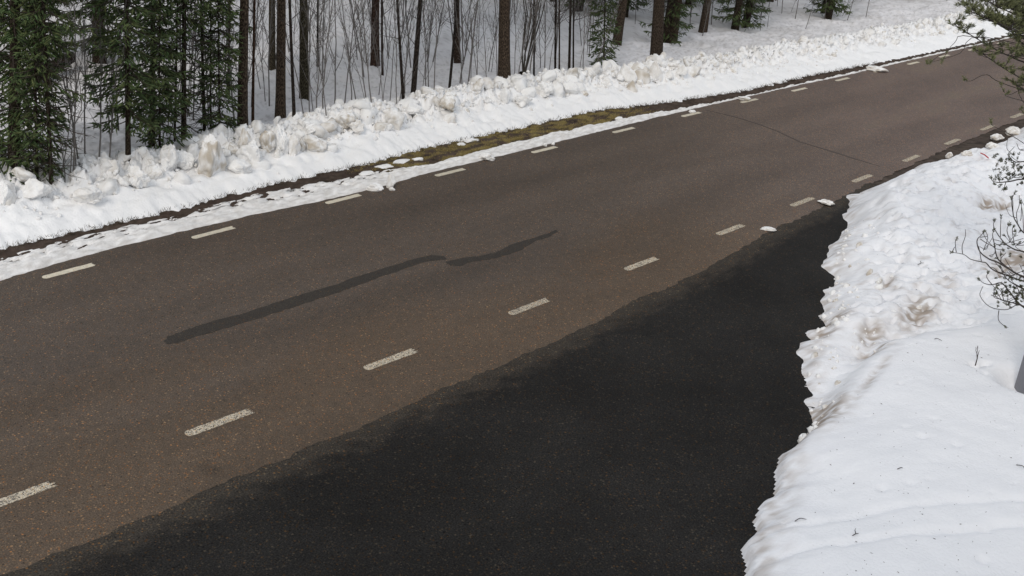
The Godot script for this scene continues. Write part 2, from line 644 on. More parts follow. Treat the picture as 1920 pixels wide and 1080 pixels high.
func sapling_mesh(seed_: int, tall: float, r0: float, forks: int) -> MB:
	var r := RandomNumberGenerator.new()
	r.seed = seed_
	var mb := MB.new()
	var col := Color(0.16, 0.146, 0.138)
	var pts := []
	var rr := []
	var lean := Vector3(r.randf_range(-0.16, 0.16), 0, r.randf_range(-0.16, 0.16))
	var bend := Vector3(r.randf_range(-0.12, 0.12), 0, r.randf_range(-0.12, 0.12))
	for k in 9:
		var t := k / 8.0
		pts.append(Vector3(0, tall * t - 0.15, 0) + lean * tall * t + bend * tall * t * t + Vector3(r.randf_range(-1, 1), 0, r.randf_range(-1, 1)) * 0.018)
		rr.append(r0 * lerpf(1.0, 0.22, t))
	mb.tube(pts, rr, 5, col)
	for f in forks:
		var t := r.randf_range(0.12, 0.9)
		var k := t * 8.0
		var p: Vector3 = (pts[int(k)] as Vector3).lerp(pts[mini(int(k) + 1, 8)], k - int(k))
		var az := r.randf() * TAU
		var len_ := tall * r.randf_range(0.1, 0.34) * (1.1 - t * 0.6)
		var d := Vector3(cos(az), r.randf_range(1.1, 2.6), sin(az)).normalized()
		var q1 := p + d * len_ * 0.45 + Vector3(r.randf_range(-1, 1), 0, r.randf_range(-1, 1)) * 0.03
		var q2 := p + (d + Vector3.UP * 0.25).normalized() * len_
		mb.tube([p, q1, q2], [r0 * 0.42, r0 * 0.32, r0 * 0.12], 4, col)
		for w in 2:
			var s := p.lerp(q2, r.randf_range(0.3, 0.9))
			var az2 := r.randf() * TAU
			mb.spindle(s, s + Vector3(cos(az2), r.randf_range(0.4, 1.6), sin(az2)).normalized() * len_ * r.randf_range(0.2, 0.5), 0.006, col)
	return mb


# ---------- the near pine's shoots ----------
func tuft(mb: MB, at: Vector3, dir: Vector3, r: RandomNumberGenerator, size := 0.075, count := 24, pale := 1.0) -> void:
	var d := dir.normalized()
	var side := d.cross(Vector3(0.2, 0.3, 0.93)).normalized()
	var up := d.cross(side)
	for k in count:
		var a := r.randf() * TAU
		var s := r.randf()
		var p := at + d * size * (s - 0.6)
		var o: Vector3 = (d * r.randf_range(0.5, 1.1) + (side * cos(a) + up * sin(a)) * r.randf_range(0.4, 0.95)).normalized()
		var g := r.randf_range(0.7, 1.5) * pale
		mb.spindle(p, p + o * size * r.randf_range(0.6, 0.95), 0.0045, Color(0.15 * g, 0.16 * g, 0.08 * g))


func smooth_path(pts: Array, per := 4) -> Array:
	var c := Curve3D.new()
	for k in pts.size():
		var t: Vector3 = ((pts[mini(k + 1, pts.size() - 1)] as Vector3) - (pts[maxi(k - 1, 0)] as Vector3)) / 6.0
		c.add_point(pts[k], -t, t)
	var out := []
	for k in (pts.size() - 1) * per + 1:
		out.append(c.samplef(k / float(per)))
	return out


func outline_slab(pts: Array, y0: float, y1: float, col: Color) -> MB:
	# a thin sheet with an edge, from an outline on the ground (Vector2 x, z)
	var mb := MB.new()
	var poly := PackedVector2Array(pts)
	var tris := Geometry2D.triangulate_polygon(poly)
	var top := PackedInt32Array()
	for p in poly:
		top.append(mb.vert(Vector3(p.x, y1, p.y), Vector3.UP, col))
	for k in range(0, tris.size(), 3):
		mb.tri(top[tris[k]], top[tris[k + 1]], top[tris[k + 2]])
	var mid := Vector2.ZERO
	for p in poly:
		mid += p / poly.size()
	for k in poly.size():
		var a := poly[k]
		var b := poly[(k + 1) % poly.size()]
		var e := (b - a).orthogonal().normalized()
		if e.dot((a + b) * 0.5 - mid) < 0.0:
			e = -e
		var n3 := Vector3(e.x, 0, e.y)
		mb.quad(mb.vert(Vector3(a.x, y0, a.y), n3, col), mb.vert(Vector3(b.x, y0, b.y), n3, col), mb.vert(Vector3(b.x, y1, b.y), n3, col), mb.vert(Vector3(a.x, y1, a.y), n3, col))
	return mb


func _ready() -> void:
	# ---------- camera, sky, light ----------
	var cam := Camera3D.new()
	cam.name = "camera"
	cam.fov = rad_to_deg(2.0 * atan(540.0 / FOCAL))
	cam.far = 3000.0
	cam.near = 0.1
	cam.transform = Transform3D(cam_basis, cam_pos)
	add_child(cam)
	cam.current = true
	var sky_mat := ProceduralSkyMaterial.new()
	sky_mat.sky_top_color = Color(0.80, 0.82, 0.85)
	sky_mat.sky_horizon_color = Color(0.76, 0.78, 0.80)
	sky_mat.sky_curve = 0.2
	sky_mat.ground_bottom_color = Color(0.6, 0.6, 0.62)
	sky_mat.ground_horizon_color = Color(0.74, 0.76, 0.78)
	sky_mat.sun_angle_max = 1.0
	var sky := Sky.new()
	sky.sky_material = sky_mat
	var env := Environment.new()
	env.background_mode = Environment.BG_SKY
	env.sky = sky
	env.tonemap_mode = Environment.TONE_MAPPER_LINEAR
	env.tonemap_exposure = 1.3
	env.ambient_light_source = Environment.AMBIENT_SOURCE_SKY
	env.sdfgi_enabled = true
	env.ssao_enabled = true
	env.ssil_enabled = true
	var we := WorldEnvironment.new()
	we.name = "daylight"
	we.environment = env
	add_child(we)
	var sun := DirectionalLight3D.new()
	sun.name = "sun"
	sun.light_energy = 0.34
	sun.light_color = Color(1.0, 0.97, 0.93)
	sun.light_angular_distance = 24.0
	sun.shadow_enabled = true
	add_child(sun)
	sun.look_at_from_position(Vector3(-10, 9, 4), Vector3.ZERO)

	rng.seed = 2555
	for pair in [[na, 0.35, 1], [nb, 1.2, 2], [nc, 4.0, 3]]:
		pair[0].seed = pair[2] + 100
		pair[0].frequency = pair[1]
		pair[0].noise_type = FastNoiseLite.TYPE_SIMPLEX_SMOOTH
		pair[0].fractal_octaves = 3
	make_materials()

	# ---------- hollows and dirty steps in the near snow ----------
	for s in [[1530, 745, 0.55, 0.26, 0.16], [1500, 783, 0.2, 0.14, 0.08], [1725, 572, 0.55, 0.2, 0.12], [1640, 600, 0.3, 0.16, 0.1], [1645, 632, 0.28, 0.16, 0.1], [1560, 562, 0.3, 0.25, 0.12], [1548, 585, 0.2, 0.2, 0.1], [1668, 516, 0.25, 0.1, 0.08], [1905, 485, 0.5, 0.25, 0.18], [1848, 392, 0.3, 0.12, 0.14], [1878, 390, 0.3, 0.12, 0.14], [1775, 525, 0.2, 0.12, 0.07], [1640, 700, 0.8, 0.06, 0.05], [1870, 500, 0.3, 0.2, 0.1]]:
		var p := on_plane(s[0], s[1], 0.5)
		dirt_spots.append({"x": p.x, "z": p.z, "l": s[2] * 1.3, "w": s[3] * 1.35, "deep": s[4] * 1.15, "cu": cos(-0.15), "su": sin(-0.15)})
	var post_at := on_plane(1929, 716, 0.5)
	pits.append({"x": post_at.x - 0.15, "z": post_at.z - 0.05, "r": 0.36, "deep": 0.26})
	var sprig_at := on_plane(1829, 682, 0.55)
	pits.append({"x": sprig_at.x, "z": sprig_at.z, "r": 0.09, "deep": 0.12})
	pits.append({"x": sprig_at.x + 0.16, "z": sprig_at.z + 0.09, "r": 0.07, "deep": 0.1})
	for k in 46:
		var p := on_plane(rng.randf_range(1480, 1915), rng.randf_range(400, 1060), 0.55)
		pits.append({"x": p.x, "z": p.z, "r": rng.randf_range(0.03, 0.075), "deep": rng.randf_range(0.012, 0.05)})

	build_ground()
	build_road()
	build_verge()
	build_banks()
	build_forest()
	build_saplings()
	build_blocks()
	build_near_things()


func build_ground() -> void:
	var mb := MB.new()
	var q := PackedInt32Array()
	for p in [[-700, -700], [700, -700], [700, 700], [-700, 700]]:
		q.append(mb.vert(Vector3(p[0], -0.3, p[1]), Vector3.UP, Color(0.8, 0.8, 0.81)))
	mb.quad(q[0], q[1], q[2], q[3])
	tag(obj("ground", mb.mesh(M.snow)), "snow covered ground stretching away under the whole scene", "ground", "", "structure")


func road_tint(p: Vector3, _n: Vector3) -> Color:
	var dust := smoothstep(-2.6, 0.2, p.z + na.get_noise_2d(p.x * 0.5, p.z) * 1.6) * (1.0 - smoothstep(9.0, 17.0, p.x))
	var g := 0.6 * (1.0 + na.get_noise_2d(p.x * 0.35, p.z * 1.6) * 0.2 + nb.get_noise_2d(p.x * 0.6, p.z * 1.5) * 0.07)
	g *= 1.0 - 0.1 * (exp(-pow((p.z + 1.6) / 0.45, 2.0)) + exp(-pow((p.z + 4.3) / 0.45, 2.0)))
	var far_tone := smoothstep(6.0, 24.0, p.x + p.z * 1.2)  # paler and slightly more violet towards the far end
	g *= lerpf(0.98, 1.58, far_tone)
	var stain := Vector2(p.x - -0.67, p.z - 0.83).length() + nc.get_noise_2d(p.x, p.z) * 0.06
	g *= 1.0 - 0.28 * (1.0 - smoothstep(0.04, 0.2, stain))
	return Color(g, g, g).lerp(Color(g * 1.0, g * 0.965, g * 1.03), far_tone).lerp(Color(1.04, 0.95, 0.82) * g, dust * 0.9)


func build_road() -> void:
	var xs := spaced(-14.0, 110.0, 0.1, 20.0, 0.05)
	var rows := 44
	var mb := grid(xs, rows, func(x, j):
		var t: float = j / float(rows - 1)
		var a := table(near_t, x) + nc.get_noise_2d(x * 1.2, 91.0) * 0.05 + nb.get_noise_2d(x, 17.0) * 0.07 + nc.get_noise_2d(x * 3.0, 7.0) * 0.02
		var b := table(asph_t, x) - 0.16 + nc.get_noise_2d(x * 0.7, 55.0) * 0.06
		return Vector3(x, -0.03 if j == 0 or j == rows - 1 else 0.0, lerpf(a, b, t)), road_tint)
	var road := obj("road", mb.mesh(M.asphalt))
	tag(road, "brown grey asphalt road with dashed edge lines on both sides", "road", "", "structure")

	var near := [[-2.64, -0.02], [0.03, 0.0], [2.91, 0.02], [5.96, 0.0], [9.07, -0.03], [12.13, -0.06], [15.12, -0.1], [18.08, -0.15], [20.99, -0.23], [23.77, -0.3], [26.44, -0.36], [28.98, -0.43], [31.7, -0.45], [34.5, -0.46]]
	var far := [[-2.0, -5.1], [0.96, -5.28], [3.75, -5.43], [6.82, -5.56], [9.85, -5.64], [13.0, -5.68], [16.17, -5.75], [19.24, -5.76], [22.28, -5.78], [25.18, -5.76], [28.06, -5.78], [30.8, -5.78], [33.47, -5.77], [36.2, -5.77], [39.0, -5.77], [42.0, -5.77], [45.0, -5.77], [48.0, -5.77], [51.0, -5.77]]
	for line in [near, far]:
		var is_near: bool = line == near
		for k in line.size():
			var c := Vector2(line[k][0], line[k][1])
			var a: Array = line[maxi(k - 1, 0)]
			var b: Array = line[mini(k + 1, line.size() - 1)]
			var dir := (Vector2(b[0], b[1]) - Vector2(a[0], a[1])).normalized()
			var side := dir.orthogonal()
			var half := 0.5 if is_near else 0.47
			var w := 0.07 if is_near else 0.062
			var pts := []
			# a worn, ragged end, then a rounded one where the machine began
			for q in 13:
				var t := q / 12.0
				pts.append(c + dir * (half - 0.05 + rng.randf_range(-0.04, 0.05) * (1.0 if is_near else 0.4)) + side * lerpf(-w, w, t))
			for q in 9:
				pts.append(c + dir * lerpf(half - 0.1, -half + 0.08, (q + 1) / 10.0) + side * (w + rng.randf_range(-0.006, 0.005)))
			for q in 7:
				var an := PI * q / 6.0
				pts.append(c - dir * (half - 0.07 + sin(an) * 0.06) + side * w * cos(an))
			for q in 9:
				pts.append(c + dir * lerpf(-half + 0.08, half - 0.1, (q + 1) / 10.0) - side * (w + rng.randf_range(-0.006, 0.005)))
			var tone := rng.randf_range(0.86, 1.02)
			obj("edge_marking", outline_slab(pts, 0.0, 0.005, Color(tone, tone, tone)).mesh(M.worn if is_near else M.paint), road)

	# sealed cracks near the middle of the road and one across it
	var strips := [
		[[309, 640], [312, 632], [345, 620], [380, 608], [447, 590], [513, 569], [572, 550], [634, 533], [655, 523], [717, 504], [780, 485], [809, 478], [834, 481], [838, 486], [822, 488], [801, 490], [759, 504], [717, 517], [676, 533], [647, 544], [592, 562], [547, 577], [513, 588], [463, 604], [405, 621], [363, 633], [334, 644], [313, 645]],
		[[838, 491], [863, 485], [905, 479], [930, 474], [955, 460], [980, 452], [1022, 440], [1043, 431], [1046, 435], [1030, 444], [1005, 452], [972, 471], [947, 479], [917, 487], [880, 492], [863, 499], [845, 498], [839, 494]]]
	for s in strips:
		var pts := []
		for k in s.size():
			var p := on_plane(s[k][0], s[k][1])
			var p2 := on_plane(s[(k + 1) % s.size()][0], s[(k + 1) % s.size()][1])
			for q in 5:
				var m := p.lerp(p2, q / 5.0)
				pts.append(Vector2(m.x + nc.get_noise_2d(m.x * 2.0, m.z * 2.0) * 0.03, m.z + nc.get_noise_2d(m.x * 2.0, m.z * 2.0 + 30.0) * 0.035))
		var o := obj("repair_strip", outline_slab(pts, 0.0, 0.004, Color(1, 1, 1)).mesh(M.seal), road)
		o.set_meta("label", "long dark tar strip sealing a crack along the road" if s == strips[0] else "short crooked dark tar strip beyond the long one")
	var joint := [[1322, 206], [1365, 216], [1388, 222], [1420, 232], [1460, 247], [1500, 266], [1560, 284], [1600, 297], [1650, 312]]
	var up := []
	var down := []
	for k in joint.size():
		var wide: float = [0.012, 0.022, 0.032, 0.03, 0.03, 0.032, 0.045, 0.04, 0.01][k]
		var p := on_plane(joint[k][0], joint[k][1])
		up.append(Vector2(p.x + wide, p.z + 0.0))
		down.push_front(Vector2(p.x - wide, p.z))
	var jo := obj("sealed_joint", outline_slab(up + down, 0.0, 0.004, Color(1, 1, 1)).mesh(M.joint), road)
	jo.set_meta("label", "thin dark sealed joint crossing the whole road")

	# invented lay-by filling unseen ground on the near side, paved dark
	var lx := spaced(-16.0, 18.0, 0.2, 99.0, 0.0)
	var lrows := 60
	var lb := grid(lx, lrows, func(x, j):
		var t: float = j / float(lrows - 1)
		var z0 := table(near_t, x) - 0.3
		var z1 := maxf(z0 + 0.2, minf(16.0, 0.35 + (16.4 - x) * 0.421 + 0.7))
		var z := lerpf(z0, z1, t * t * 0.4 + t * 0.6)
		return Vector3(x, -0.02 + na.get_noise_2d(x * 0.6, z * 0.6) * 0.012 + (0.0 if j > 0 else -0.02), z), func(p, _n):
		var g := 0.29 * (1.0 + na.get_noise_2d(p.x * 0.8, p.z * 0.8) * 0.35 + nb.get_noise_2d(p.x * 0.7, p.z * 0.7) * 0.2)
		var grit := smoothstep(0.5, 0.0, p.z - table(near_t, p.x) + nc.get_noise_2d(p.x, p.z) * 0.3)
		return Color(g, g, g).lerp(Color(0.98, 0.88, 0.76), grit * 0.7))
	tag(obj("added_layby", lb.mesh(M.dark_paving)), "added dark paved lay-by on unseen ground off the near road edge", "lay-by", "", "structure")

	# gravel shoulder on the near side, farther along
	var sx := spaced(15.6, 70.0, 0.1, 26.0, 0.05)
	var sh := grid(sx, 26, func(x, j):
		var z: float = table(near_t, x) - 0.25 + j * 0.13
		return Vector3(x, -0.045 + nc.get_noise_2d(x * 1.3, z * 1.3) * 0.03 + smoothstep(0.0, 0.6, j * 0.13 - 0.3) * 0.02, z), func(p, _n):
		var g := 1.0 + nc.get_noise_2d(p.x * 1.5, p.z * 1.5) * 0.7 + nb.get_noise_2d(p.x, p.z) * 0.4
		return Color(0.075, 0.06, 0.05) * maxf(g, 0.3))
	tag(obj("gravel_shoulder", sh.mesh(M.soil)), "strip of bare brown gravel beside the near edge of the asphalt", "shoulder", "", "structure")


func build_verge() -> void:
	var xs := spaced(-6.0, 75.0, 0.08, 20.0, 0.05)
	var rows := 26
	var mb := grid(xs, rows, func(x, j):
		var t: float = j / float(rows - 1)
		var z := lerpf(table(asph_t, x) + 0.1, table(foot_t, x) - 0.5, t)
		return Vector3(x, -0.05 + 0.075 * smoothstep(0.1, 0.4, t) + nc.get_noise_2d(x * 1.2, z * 1.2) * 0.022, z), func(p, _n):
		var green := smoothstep(8.0, 9.5, p.x) * (1.0 - smoothstep(17.0, 18.8, p.x))
		var g := 1.0 + nc.get_noise_2d(p.x * 1.4, p.z * 1.4) * 0.6 + nb.get_noise_2d(p.x, p.z) * 0.4
		return Color(0.075, 0.056, 0.045).lerp(Color(0.2, 0.16, 0.065), green * clampf(0.45 + nb.get_noise_2d(p.x * 1.2, p.z * 3.0) * 2.0, 0.0, 1.0)) * maxf(g, 0.35))
	tag(obj("verge", mb.mesh(M.soil)), "narrow strip of bare brown soil between snow bank and road", "verge", "", "structure")

	# turf: short blades, mostly lying over
	var gm := MB.new()
	for k in 17000:
		var x := rng.randf_range(7.4, 19.2)
		var lo := table(soil_t, x)
		var hi := table(foot_t, x) + 0.02
		var t := rng.randf()
		var z := lerpf(lo, hi, t)
		if rng.randf() > smoothstep(7.4, 9.4, x) * (1.0 - smoothstep(17.2, 19.2, x)) * clampf(0.5 + nb.get_noise_2d(x * 1.2, z * 3.0) * 2.0, 0.05, 1.0):
			continue
		var p := Vector3(x, 0.01, z)
		var d := Vector3(rng.randfn(), rng.randf_range(0.15, 1.0), rng.randfn()).normalized() * rng.randf_range(0.03, 0.08)
		var w := rng.randf_range(0.7, 1.4)
		var dry := rng.randf()
		gm.spindle(p, p + d, 0.0045, Color(0.32, 0.26, 0.09).lerp(Color(0.28, 0.2, 0.1), dry) * w)
	# dead stalks along the foot of the bank
	for k in 3600:
		var x := rng.randf_range(-1.0, 32.0)
		var z := table(foot_t, x) + rng.randf_range(-0.1, 0.07)
		var p := Vector3(x, 0.02, z)
		var d := Vector3(rng.randfn() * 0.7, rng.randf_range(0.5, 1.2), rng.randfn() * 0.7).normalized() * rng.randf_range(0.04, 0.13)
		var w := rng.randf_range(0.5, 1.3)
		gm.spindle(p, p + d, 0.004, Color(0.09, 0.07, 0.05) * w)
	tag(obj("grass", gm.mesh(M.twig)), "flattened olive brown grass on the bare verge below the snow bank", "grass", "", "stuff")

	# crust of old snow left along the edge of the asphalt
	var rows2 := 30
	var ice := grid(spaced(-6.0, 75.0, 0.05, 18.0, 0.06), rows2, func(x, j):
		var t: float = j / float(rows2 - 1) * 1.3 - 0.15
		var a := table(asph_t, x)
		var b := table(soil_t, x) - nb.get_noise_2d(x, 21.0) * 0.05
		var wide := absf(b - a)
		var z := lerpf(a, b, t)
		var full := sqrt(maxf(0.0, 4.0 * t * (1.0 - t)))
		var h := -0.05 + full * 0.105 * clampf(wide / 0.5, 0.6, 1.1)
		h += nb.get_noise_2d(x * 0.9, z * 2.2) * 0.04 + nc.get_noise_2d(x * 0.9, z * 1.6) * 0.04 * full
		var torn := smoothstep(0.25, 0.7, t) * (1.0 - smoothstep(9.2, 9.9, x))
		h -= torn * maxf(0.0, nc.get_noise_2d(x * 0.4, z * 2.4 + 9.0) - 0.08) * 0.42
		h -= (1.0 - smoothstep(-0.1, 0.05, t)) * 0.03 + smoothstep(1.0, 1.15, t) * 0.04
		return Vector3(x, h, z), func(p, _n):
		var t: float = (p.z - table(asph_t, p.x)) / (table(soil_t, p.x) - table(asph_t, p.x))
		var grit := clampf(0.3 + nc.get_noise_2d(p.x * 0.8, p.z * 2.4) * 0.8 + (0.4 - t) * 0.5, 0.0, 1.0)
		return Color(0.84, 0.83, 0.82).lerp(Color(0.46, 0.43, 0.4), grit * 0.75), -0.045)
	tag(obj("snow_strip", ice.mesh(M.snow)), "dirty low ridge of old snow along the far edge of the asphalt", "snow ridge", "", "structure")


func snow_tint(p: Vector3, n: Vector3) -> Color:
	var d := table(foot_t, p.x) - p.z
	var dirty := smoothstep(0.65, 1.2, d) * (1.0 - smoothstep(2.2, 2.8, d))
	var g := clampf(dirty * (nb.get_noise_2d(p.x * 0.8, p.z * 0.8) * 0.9 + nc.get_noise_2d(p.x, p.z) * 0.6 - 0.12), 0.0, 1.0)
	var c := Color(0.88, 0.88, 0.885).lerp(Color(0.56, 0.53, 0.49), g * 0.8)
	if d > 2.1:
		c = c.lerp(Color(0.75, 0.74, 0.755), smoothstep(2.1, 3.0, d))  # forest snow is old and grey, with some canopy shade in the colour
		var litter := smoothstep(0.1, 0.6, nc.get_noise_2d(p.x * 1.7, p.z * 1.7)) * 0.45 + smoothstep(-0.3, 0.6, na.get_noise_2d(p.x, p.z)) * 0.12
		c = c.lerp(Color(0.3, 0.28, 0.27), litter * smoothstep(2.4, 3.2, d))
	return c


func build_banks() -> void:
	# the far bank and the forest floor behind it share one set of rows
	var ds := PackedFloat32Array()
	var d := -0.3
	while d < 75.0:
		ds.append(d)
		d += 0.055 if d < 4.3 else 0.055 + (d - 4.3) * 0.05
	var xs := spaced(-9.0, 105.0, 0.055, 12.0, 0.05)
	var rows := ds.size()
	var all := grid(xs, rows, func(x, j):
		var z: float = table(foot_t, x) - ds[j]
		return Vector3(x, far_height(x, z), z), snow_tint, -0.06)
	var cut := 0
	while ds[cut] < 2.9:
		cut += 1
	for part in 2:
		var mb := MB.new()
		var lo := 0 if part == 0 else cut
		var hi := cut if part == 0 else rows - 1
		var w := hi - lo + 1
		for i in xs.size():
			for j in w:
				mb.vert(all.v[i * rows + lo + j], all.n[i * rows + lo + j], all.c[i * rows + lo + j])
		for i in xs.size() - 1:
			for j in w - 1:
				mb.quad(i * w + j, i * w + j + 1, i * w + w + j + 1, i * w + w + j)
		if part == 0:
			tag(obj("snow_bank", mb.mesh(M.snow)), "long white ploughed snow bank between the forest and the road", "snow bank", "", "structure")
		else:
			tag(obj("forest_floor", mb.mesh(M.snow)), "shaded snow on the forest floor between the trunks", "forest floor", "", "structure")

	# near side: the thrown-up snow and the smooth snow before it
	var zrows := 210
	var near := grid(spaced(1.6, 60.0, 0.05, 22.0, 0.08), zrows, func(x, j):
		var z: float = -0.4 + j * 0.05 + maxf(0.0, j - 180) * 0.12
		return Vector3(x, near_height(x, z), z), func(p, n):
		var c := Color(0.825, 0.832, 0.862)
		var g := 0.0
		for s in dirt_spots:
			var a := Vector2(p.x - s.x, p.z - s.z)
			if a.length_squared() < 2.0:
				var u: float = (a.x * s.cu + a.y * s.su) / s.l
				var w: float = (-a.x * s.su + a.y * s.cu) / s.w
				g = maxf(g, s.deep * 10.0 * exp(-u * u * 1.3 - pow(w, 2.0) * 1.4) * clampf(0.75 + nc.get_noise_2d(p.x * 1.2, p.z * 1.2) * 2.0, 0.0, 1.3))
		var wild := 1.0 - smoothstep(4.6, 5.3, p.z)
		var edge := 1.0 - smoothstep(0.0, 0.5, snow_reach(p.x, p.z))
		g = maxf(g, wild * clampf(nc.get_noise_2d(p.x * 0.9, p.z * 0.9) * 0.7 + nb.get_noise_2d(p.x, p.z) * 0.5 - 0.2, 0.0, 0.5))
		g = maxf(g, edge * clampf(0.3 + nc.get_noise_2d(p.x, p.z) * 0.9, 0.0, 0.7))
		return c.lerp(Color(0.33, 0.265, 0.21), clampf(g, 0.0, 1.0) * 0.9), -0.07)
	tag(obj("near_snow", near.mesh(M.snow)), "broad heap of ploughed snow on the near side of the road", "snow heap", "", "structure")


func build_forest() -> void:
	# prototypes: crowns and trunks that alike trees share
	var crown_a := spruce_crown(11, 15.0, 0.6, 1.25, 0.36, 4.6, 0.2).mesh(M.needle)
	var crown_b := spruce_crown(12, 11.0, 0.75, 0.98, 0.27, 4.6, 0.1).mesh(M.needle)
	var crown_c := spruce_crown(13, 5.0, 0.25, 0.6, 0.22, 4.2, 0.0).mesh(M.needle)
	var crown_d := spruce_crown(14, 9.0, 0.4, 0.85, 0.3, 4.6, 0.9).mesh(M.needle)
	var crowns := {"a": crown_a, "b": crown_b, "c": crown_c, "d": crown_d}
	var tall := {"a": 15.0, "b": 11.0, "c": 5.0, "d": 9.0}
	var dark := Color(0.12, 0.104, 0.088)
	var kit := {}
	# kind, base px, py, trunk radius in px, seen lean, label
	var list := [
		["a", 25, 335, 11, 0.0, "tall dark green spruce with a thick trunk at the forest edge nearest the left"],
		["d", 97, 356, 4.0, 0.03, "thin leaning spruce with sparse grey side branches beside the birch stems"],
		["c", 70, 352, 3.5, 0.0, "low bushy green spruce between the thick trunk and the thin leaning one"],
		["b", 241, 318, 5.0, 0.02, "slender dense green spruce standing alone just behind the snow bank"],
		["b", 284, 268, 6.0, 0.0, "dark green spruce close behind the slender one, above the pointed snow block"],
		["d", 345, 275, 5.5, 0.0, "black stemmed spruce with dead grey boughs above the tooth-shaped snow block"],
		["c", 300, 292, 2.5, 0.0, "small green spruce growing at the foot of the dark spruce"],
		["d", 384, 255, 4.0, 0.02, "brown stemmed spruce with bare twigs just short of the thick pine"],
		["c", 412, 262, 2.5, 0.0, "small dark spruce bush beside the thick pine at the bank"],
		["d", 428, 168, 3.0, 0.0, "thin dark spruce set back in the snow behind the thick pine"],
		["c", 1132, 128, 3.5, 0.0, "low green spruce behind the bank between two far pines"],
		["a", -40, 300, 11, 0.0, "dark spruce half cut off by the picture's edge"],
	]
	for t in list:
		var at := on_plane(t[1], t[2], 0.3)
		at.y = height(at.x, at.z)
		var dist := (at - cam_pos).length()
		var o := base("spruce_tree", at)
		var key := "%s%d" % [t[0], int(t[3])]
		if not kit.has(key):
			kit[key] = trunk_mesh(30 + kit.size(), tall[t[0]], t[3] * dist / FOCAL, dark, 10, 0.03, 0.15).mesh(M.bark)
		obj("trunk", kit[key], o)
		obj("crown", crowns[t[0]], o)
		stand(o, upright(t[1], t[2], t[4]), rng.randf() * TAU)
		tag(o, t[5], "spruce tree")

	# pines and bare stems
	var pine_top := pine_crown(21, 6.5, 14.5, 3.0).mesh(M.needle)
	var high_top := pine_crown(22, 7.0, 11.0, 1.3).mesh(M.needle)
	var bark := Color(0.18, 0.15, 0.125)
	var pines := [
		["pine_tree", 455, 252, 9.8, 0.0, bark, "thick brown pine trunk rising behind the tall knobbed snow block"],
		["pine_tree", 525, 219, 9.6, 0.0, bark, "thick brown pine trunk whose whole foot shows in the snow"],
		["pine_tree", 571, 181, 8.8, -0.01, Color(0.15, 0.145, 0.11), "greenish pine trunk with a furrow down its middle, set back in the snow"],
		["pine_tree", 510, 124, 6.5, 0.0, Color(0.16, 0.15, 0.12), "greenish pine trunk peeping out behind the thick brown one"],
		["pine_tree", 703, 124, 8.2, 0.0, Color(0.16, 0.115, 0.1), "reddish brown trunk standing far back among the saplings"],
		["pine_tree", 945, 163, 11.8, -0.02, bark, "broad pine trunk flaring at its foot where the bank is highest"],
		["pine_tree", 1229, 128, 12.0, -0.03, Color(0.14, 0.12, 0.105), "dark thick trunk right behind the pointed snow block near the bend"],
		["pine_tree", 858, 113, 6.0, 0.0, Color(0.15, 0.12, 0.105), "dark trunk far back between the leaning stem and the broad pine"],
		["bare_tree", 474, 250, 3.0, 0.0, Color(0.11, 0.07, 0.055), "thin reddish stem pressed against the side of the thick pine"],
		["bare_tree", 552, 250, 3.6, 0.02, Color(0.08, 0.072, 0.068), "slim dark stem rising beside the round white snow cap"],
		["bare_tree", 596, 125, 2.6, 0.0, Color(0.08, 0.07, 0.066), "short seeming stem with a snow shelf at its foot"],
		["bare_tree", 757, 203, 3.3, 0.05, Color(0.09, 0.08, 0.076), "thinner of the two paired grey stems at the bank"],
		["bare_tree", 773, 197, 5.6, -0.06, Color(0.085, 0.077, 0.074), "thicker of the two paired grey stems at the bank"],
		["bare_tree", 842, 169, 2.8, -0.1, Color(0.085, 0.077, 0.074), "leaning stem just behind the dirty boulder of snow"],
		["bare_tree", 718, 138, 2.4, 0.0, Color(0.1, 0.07, 0.065), "thin reddish stem beside the reddish brown trunk"],
		["bare_tree", 327, 268, 2.2, 0.0, Color(0.11, 0.085, 0.065), "thin brown stem in front of the black stemmed spruce"],
		["bare_tree", 395, 252, 2.0, 0.02, Color(0.11, 0.085, 0.065), "thin crooked brown stem among the dead grey boughs"],
		["bare_tree", 1002, 138, 1.8, 0.0, Color(0.07, 0.06, 0.056), "short dark stem beyond the multi-stemmed stump"],
		["bare_tree", 1041, 147, 2.4, 0.0, Color(0.07, 0.06, 0.056), "darker of the two close stems past the stump"],
		["bare_tree", 1048, 149, 1.8, 0.0, Color(0.1, 0.08, 0.066), "browner of the two close stems past the stump"],
		["bare_tree", 1067, 140, 2.8, 0.0, Color(0.08, 0.07, 0.063), "single straight stem above the flat topped snow block"],
		["bare_tree", 1076, 138, 1.8, -0.02, Color(0.08, 0.07, 0.063), "thin stem next to the straight stem near the low green spruce"],
	]
	for t in pines:
		var at := on_plane(t[1], t[2], 0.3)
		at.y = height(at.x, at.z) - 0.05
		var dist := (at - cam_pos).length()
		var o := base(t[0], at)
		var is_pine: bool = t[0] == "pine_tree"
		obj("trunk", trunk_mesh(int(t[1]), 14.5 if is_pine else 9.0, t[3] * dist / FOCAL * 1.02, t[5], 20 if is_pine else 9, 0.04, 0.3 if is_pine else 0.12).mesh(M.bark), o)
		if is_pine:
			obj("crown", pine_top, o)
		else:
			obj("crown", twig_top(int(t[1])).mesh(M.twig), o)
		stand(o, upright(t[1], t[2], t[4]), 0.0 if not is_pine else rng.randf() * TAU)
		tag(o, t[6], "pine tree" if is_pine else "bare tree")

	# the wood goes on behind
	var trunk_far := trunk_mesh(77, 14.5, 0.16, bark, 10, 0.05, 0.25).mesh(M.bark)
	var spruce_far := trunk_mesh(78, 15.0, 0.15, dark, 10, 0.03, 0.2).mesh(M.bark)
	var first := {}
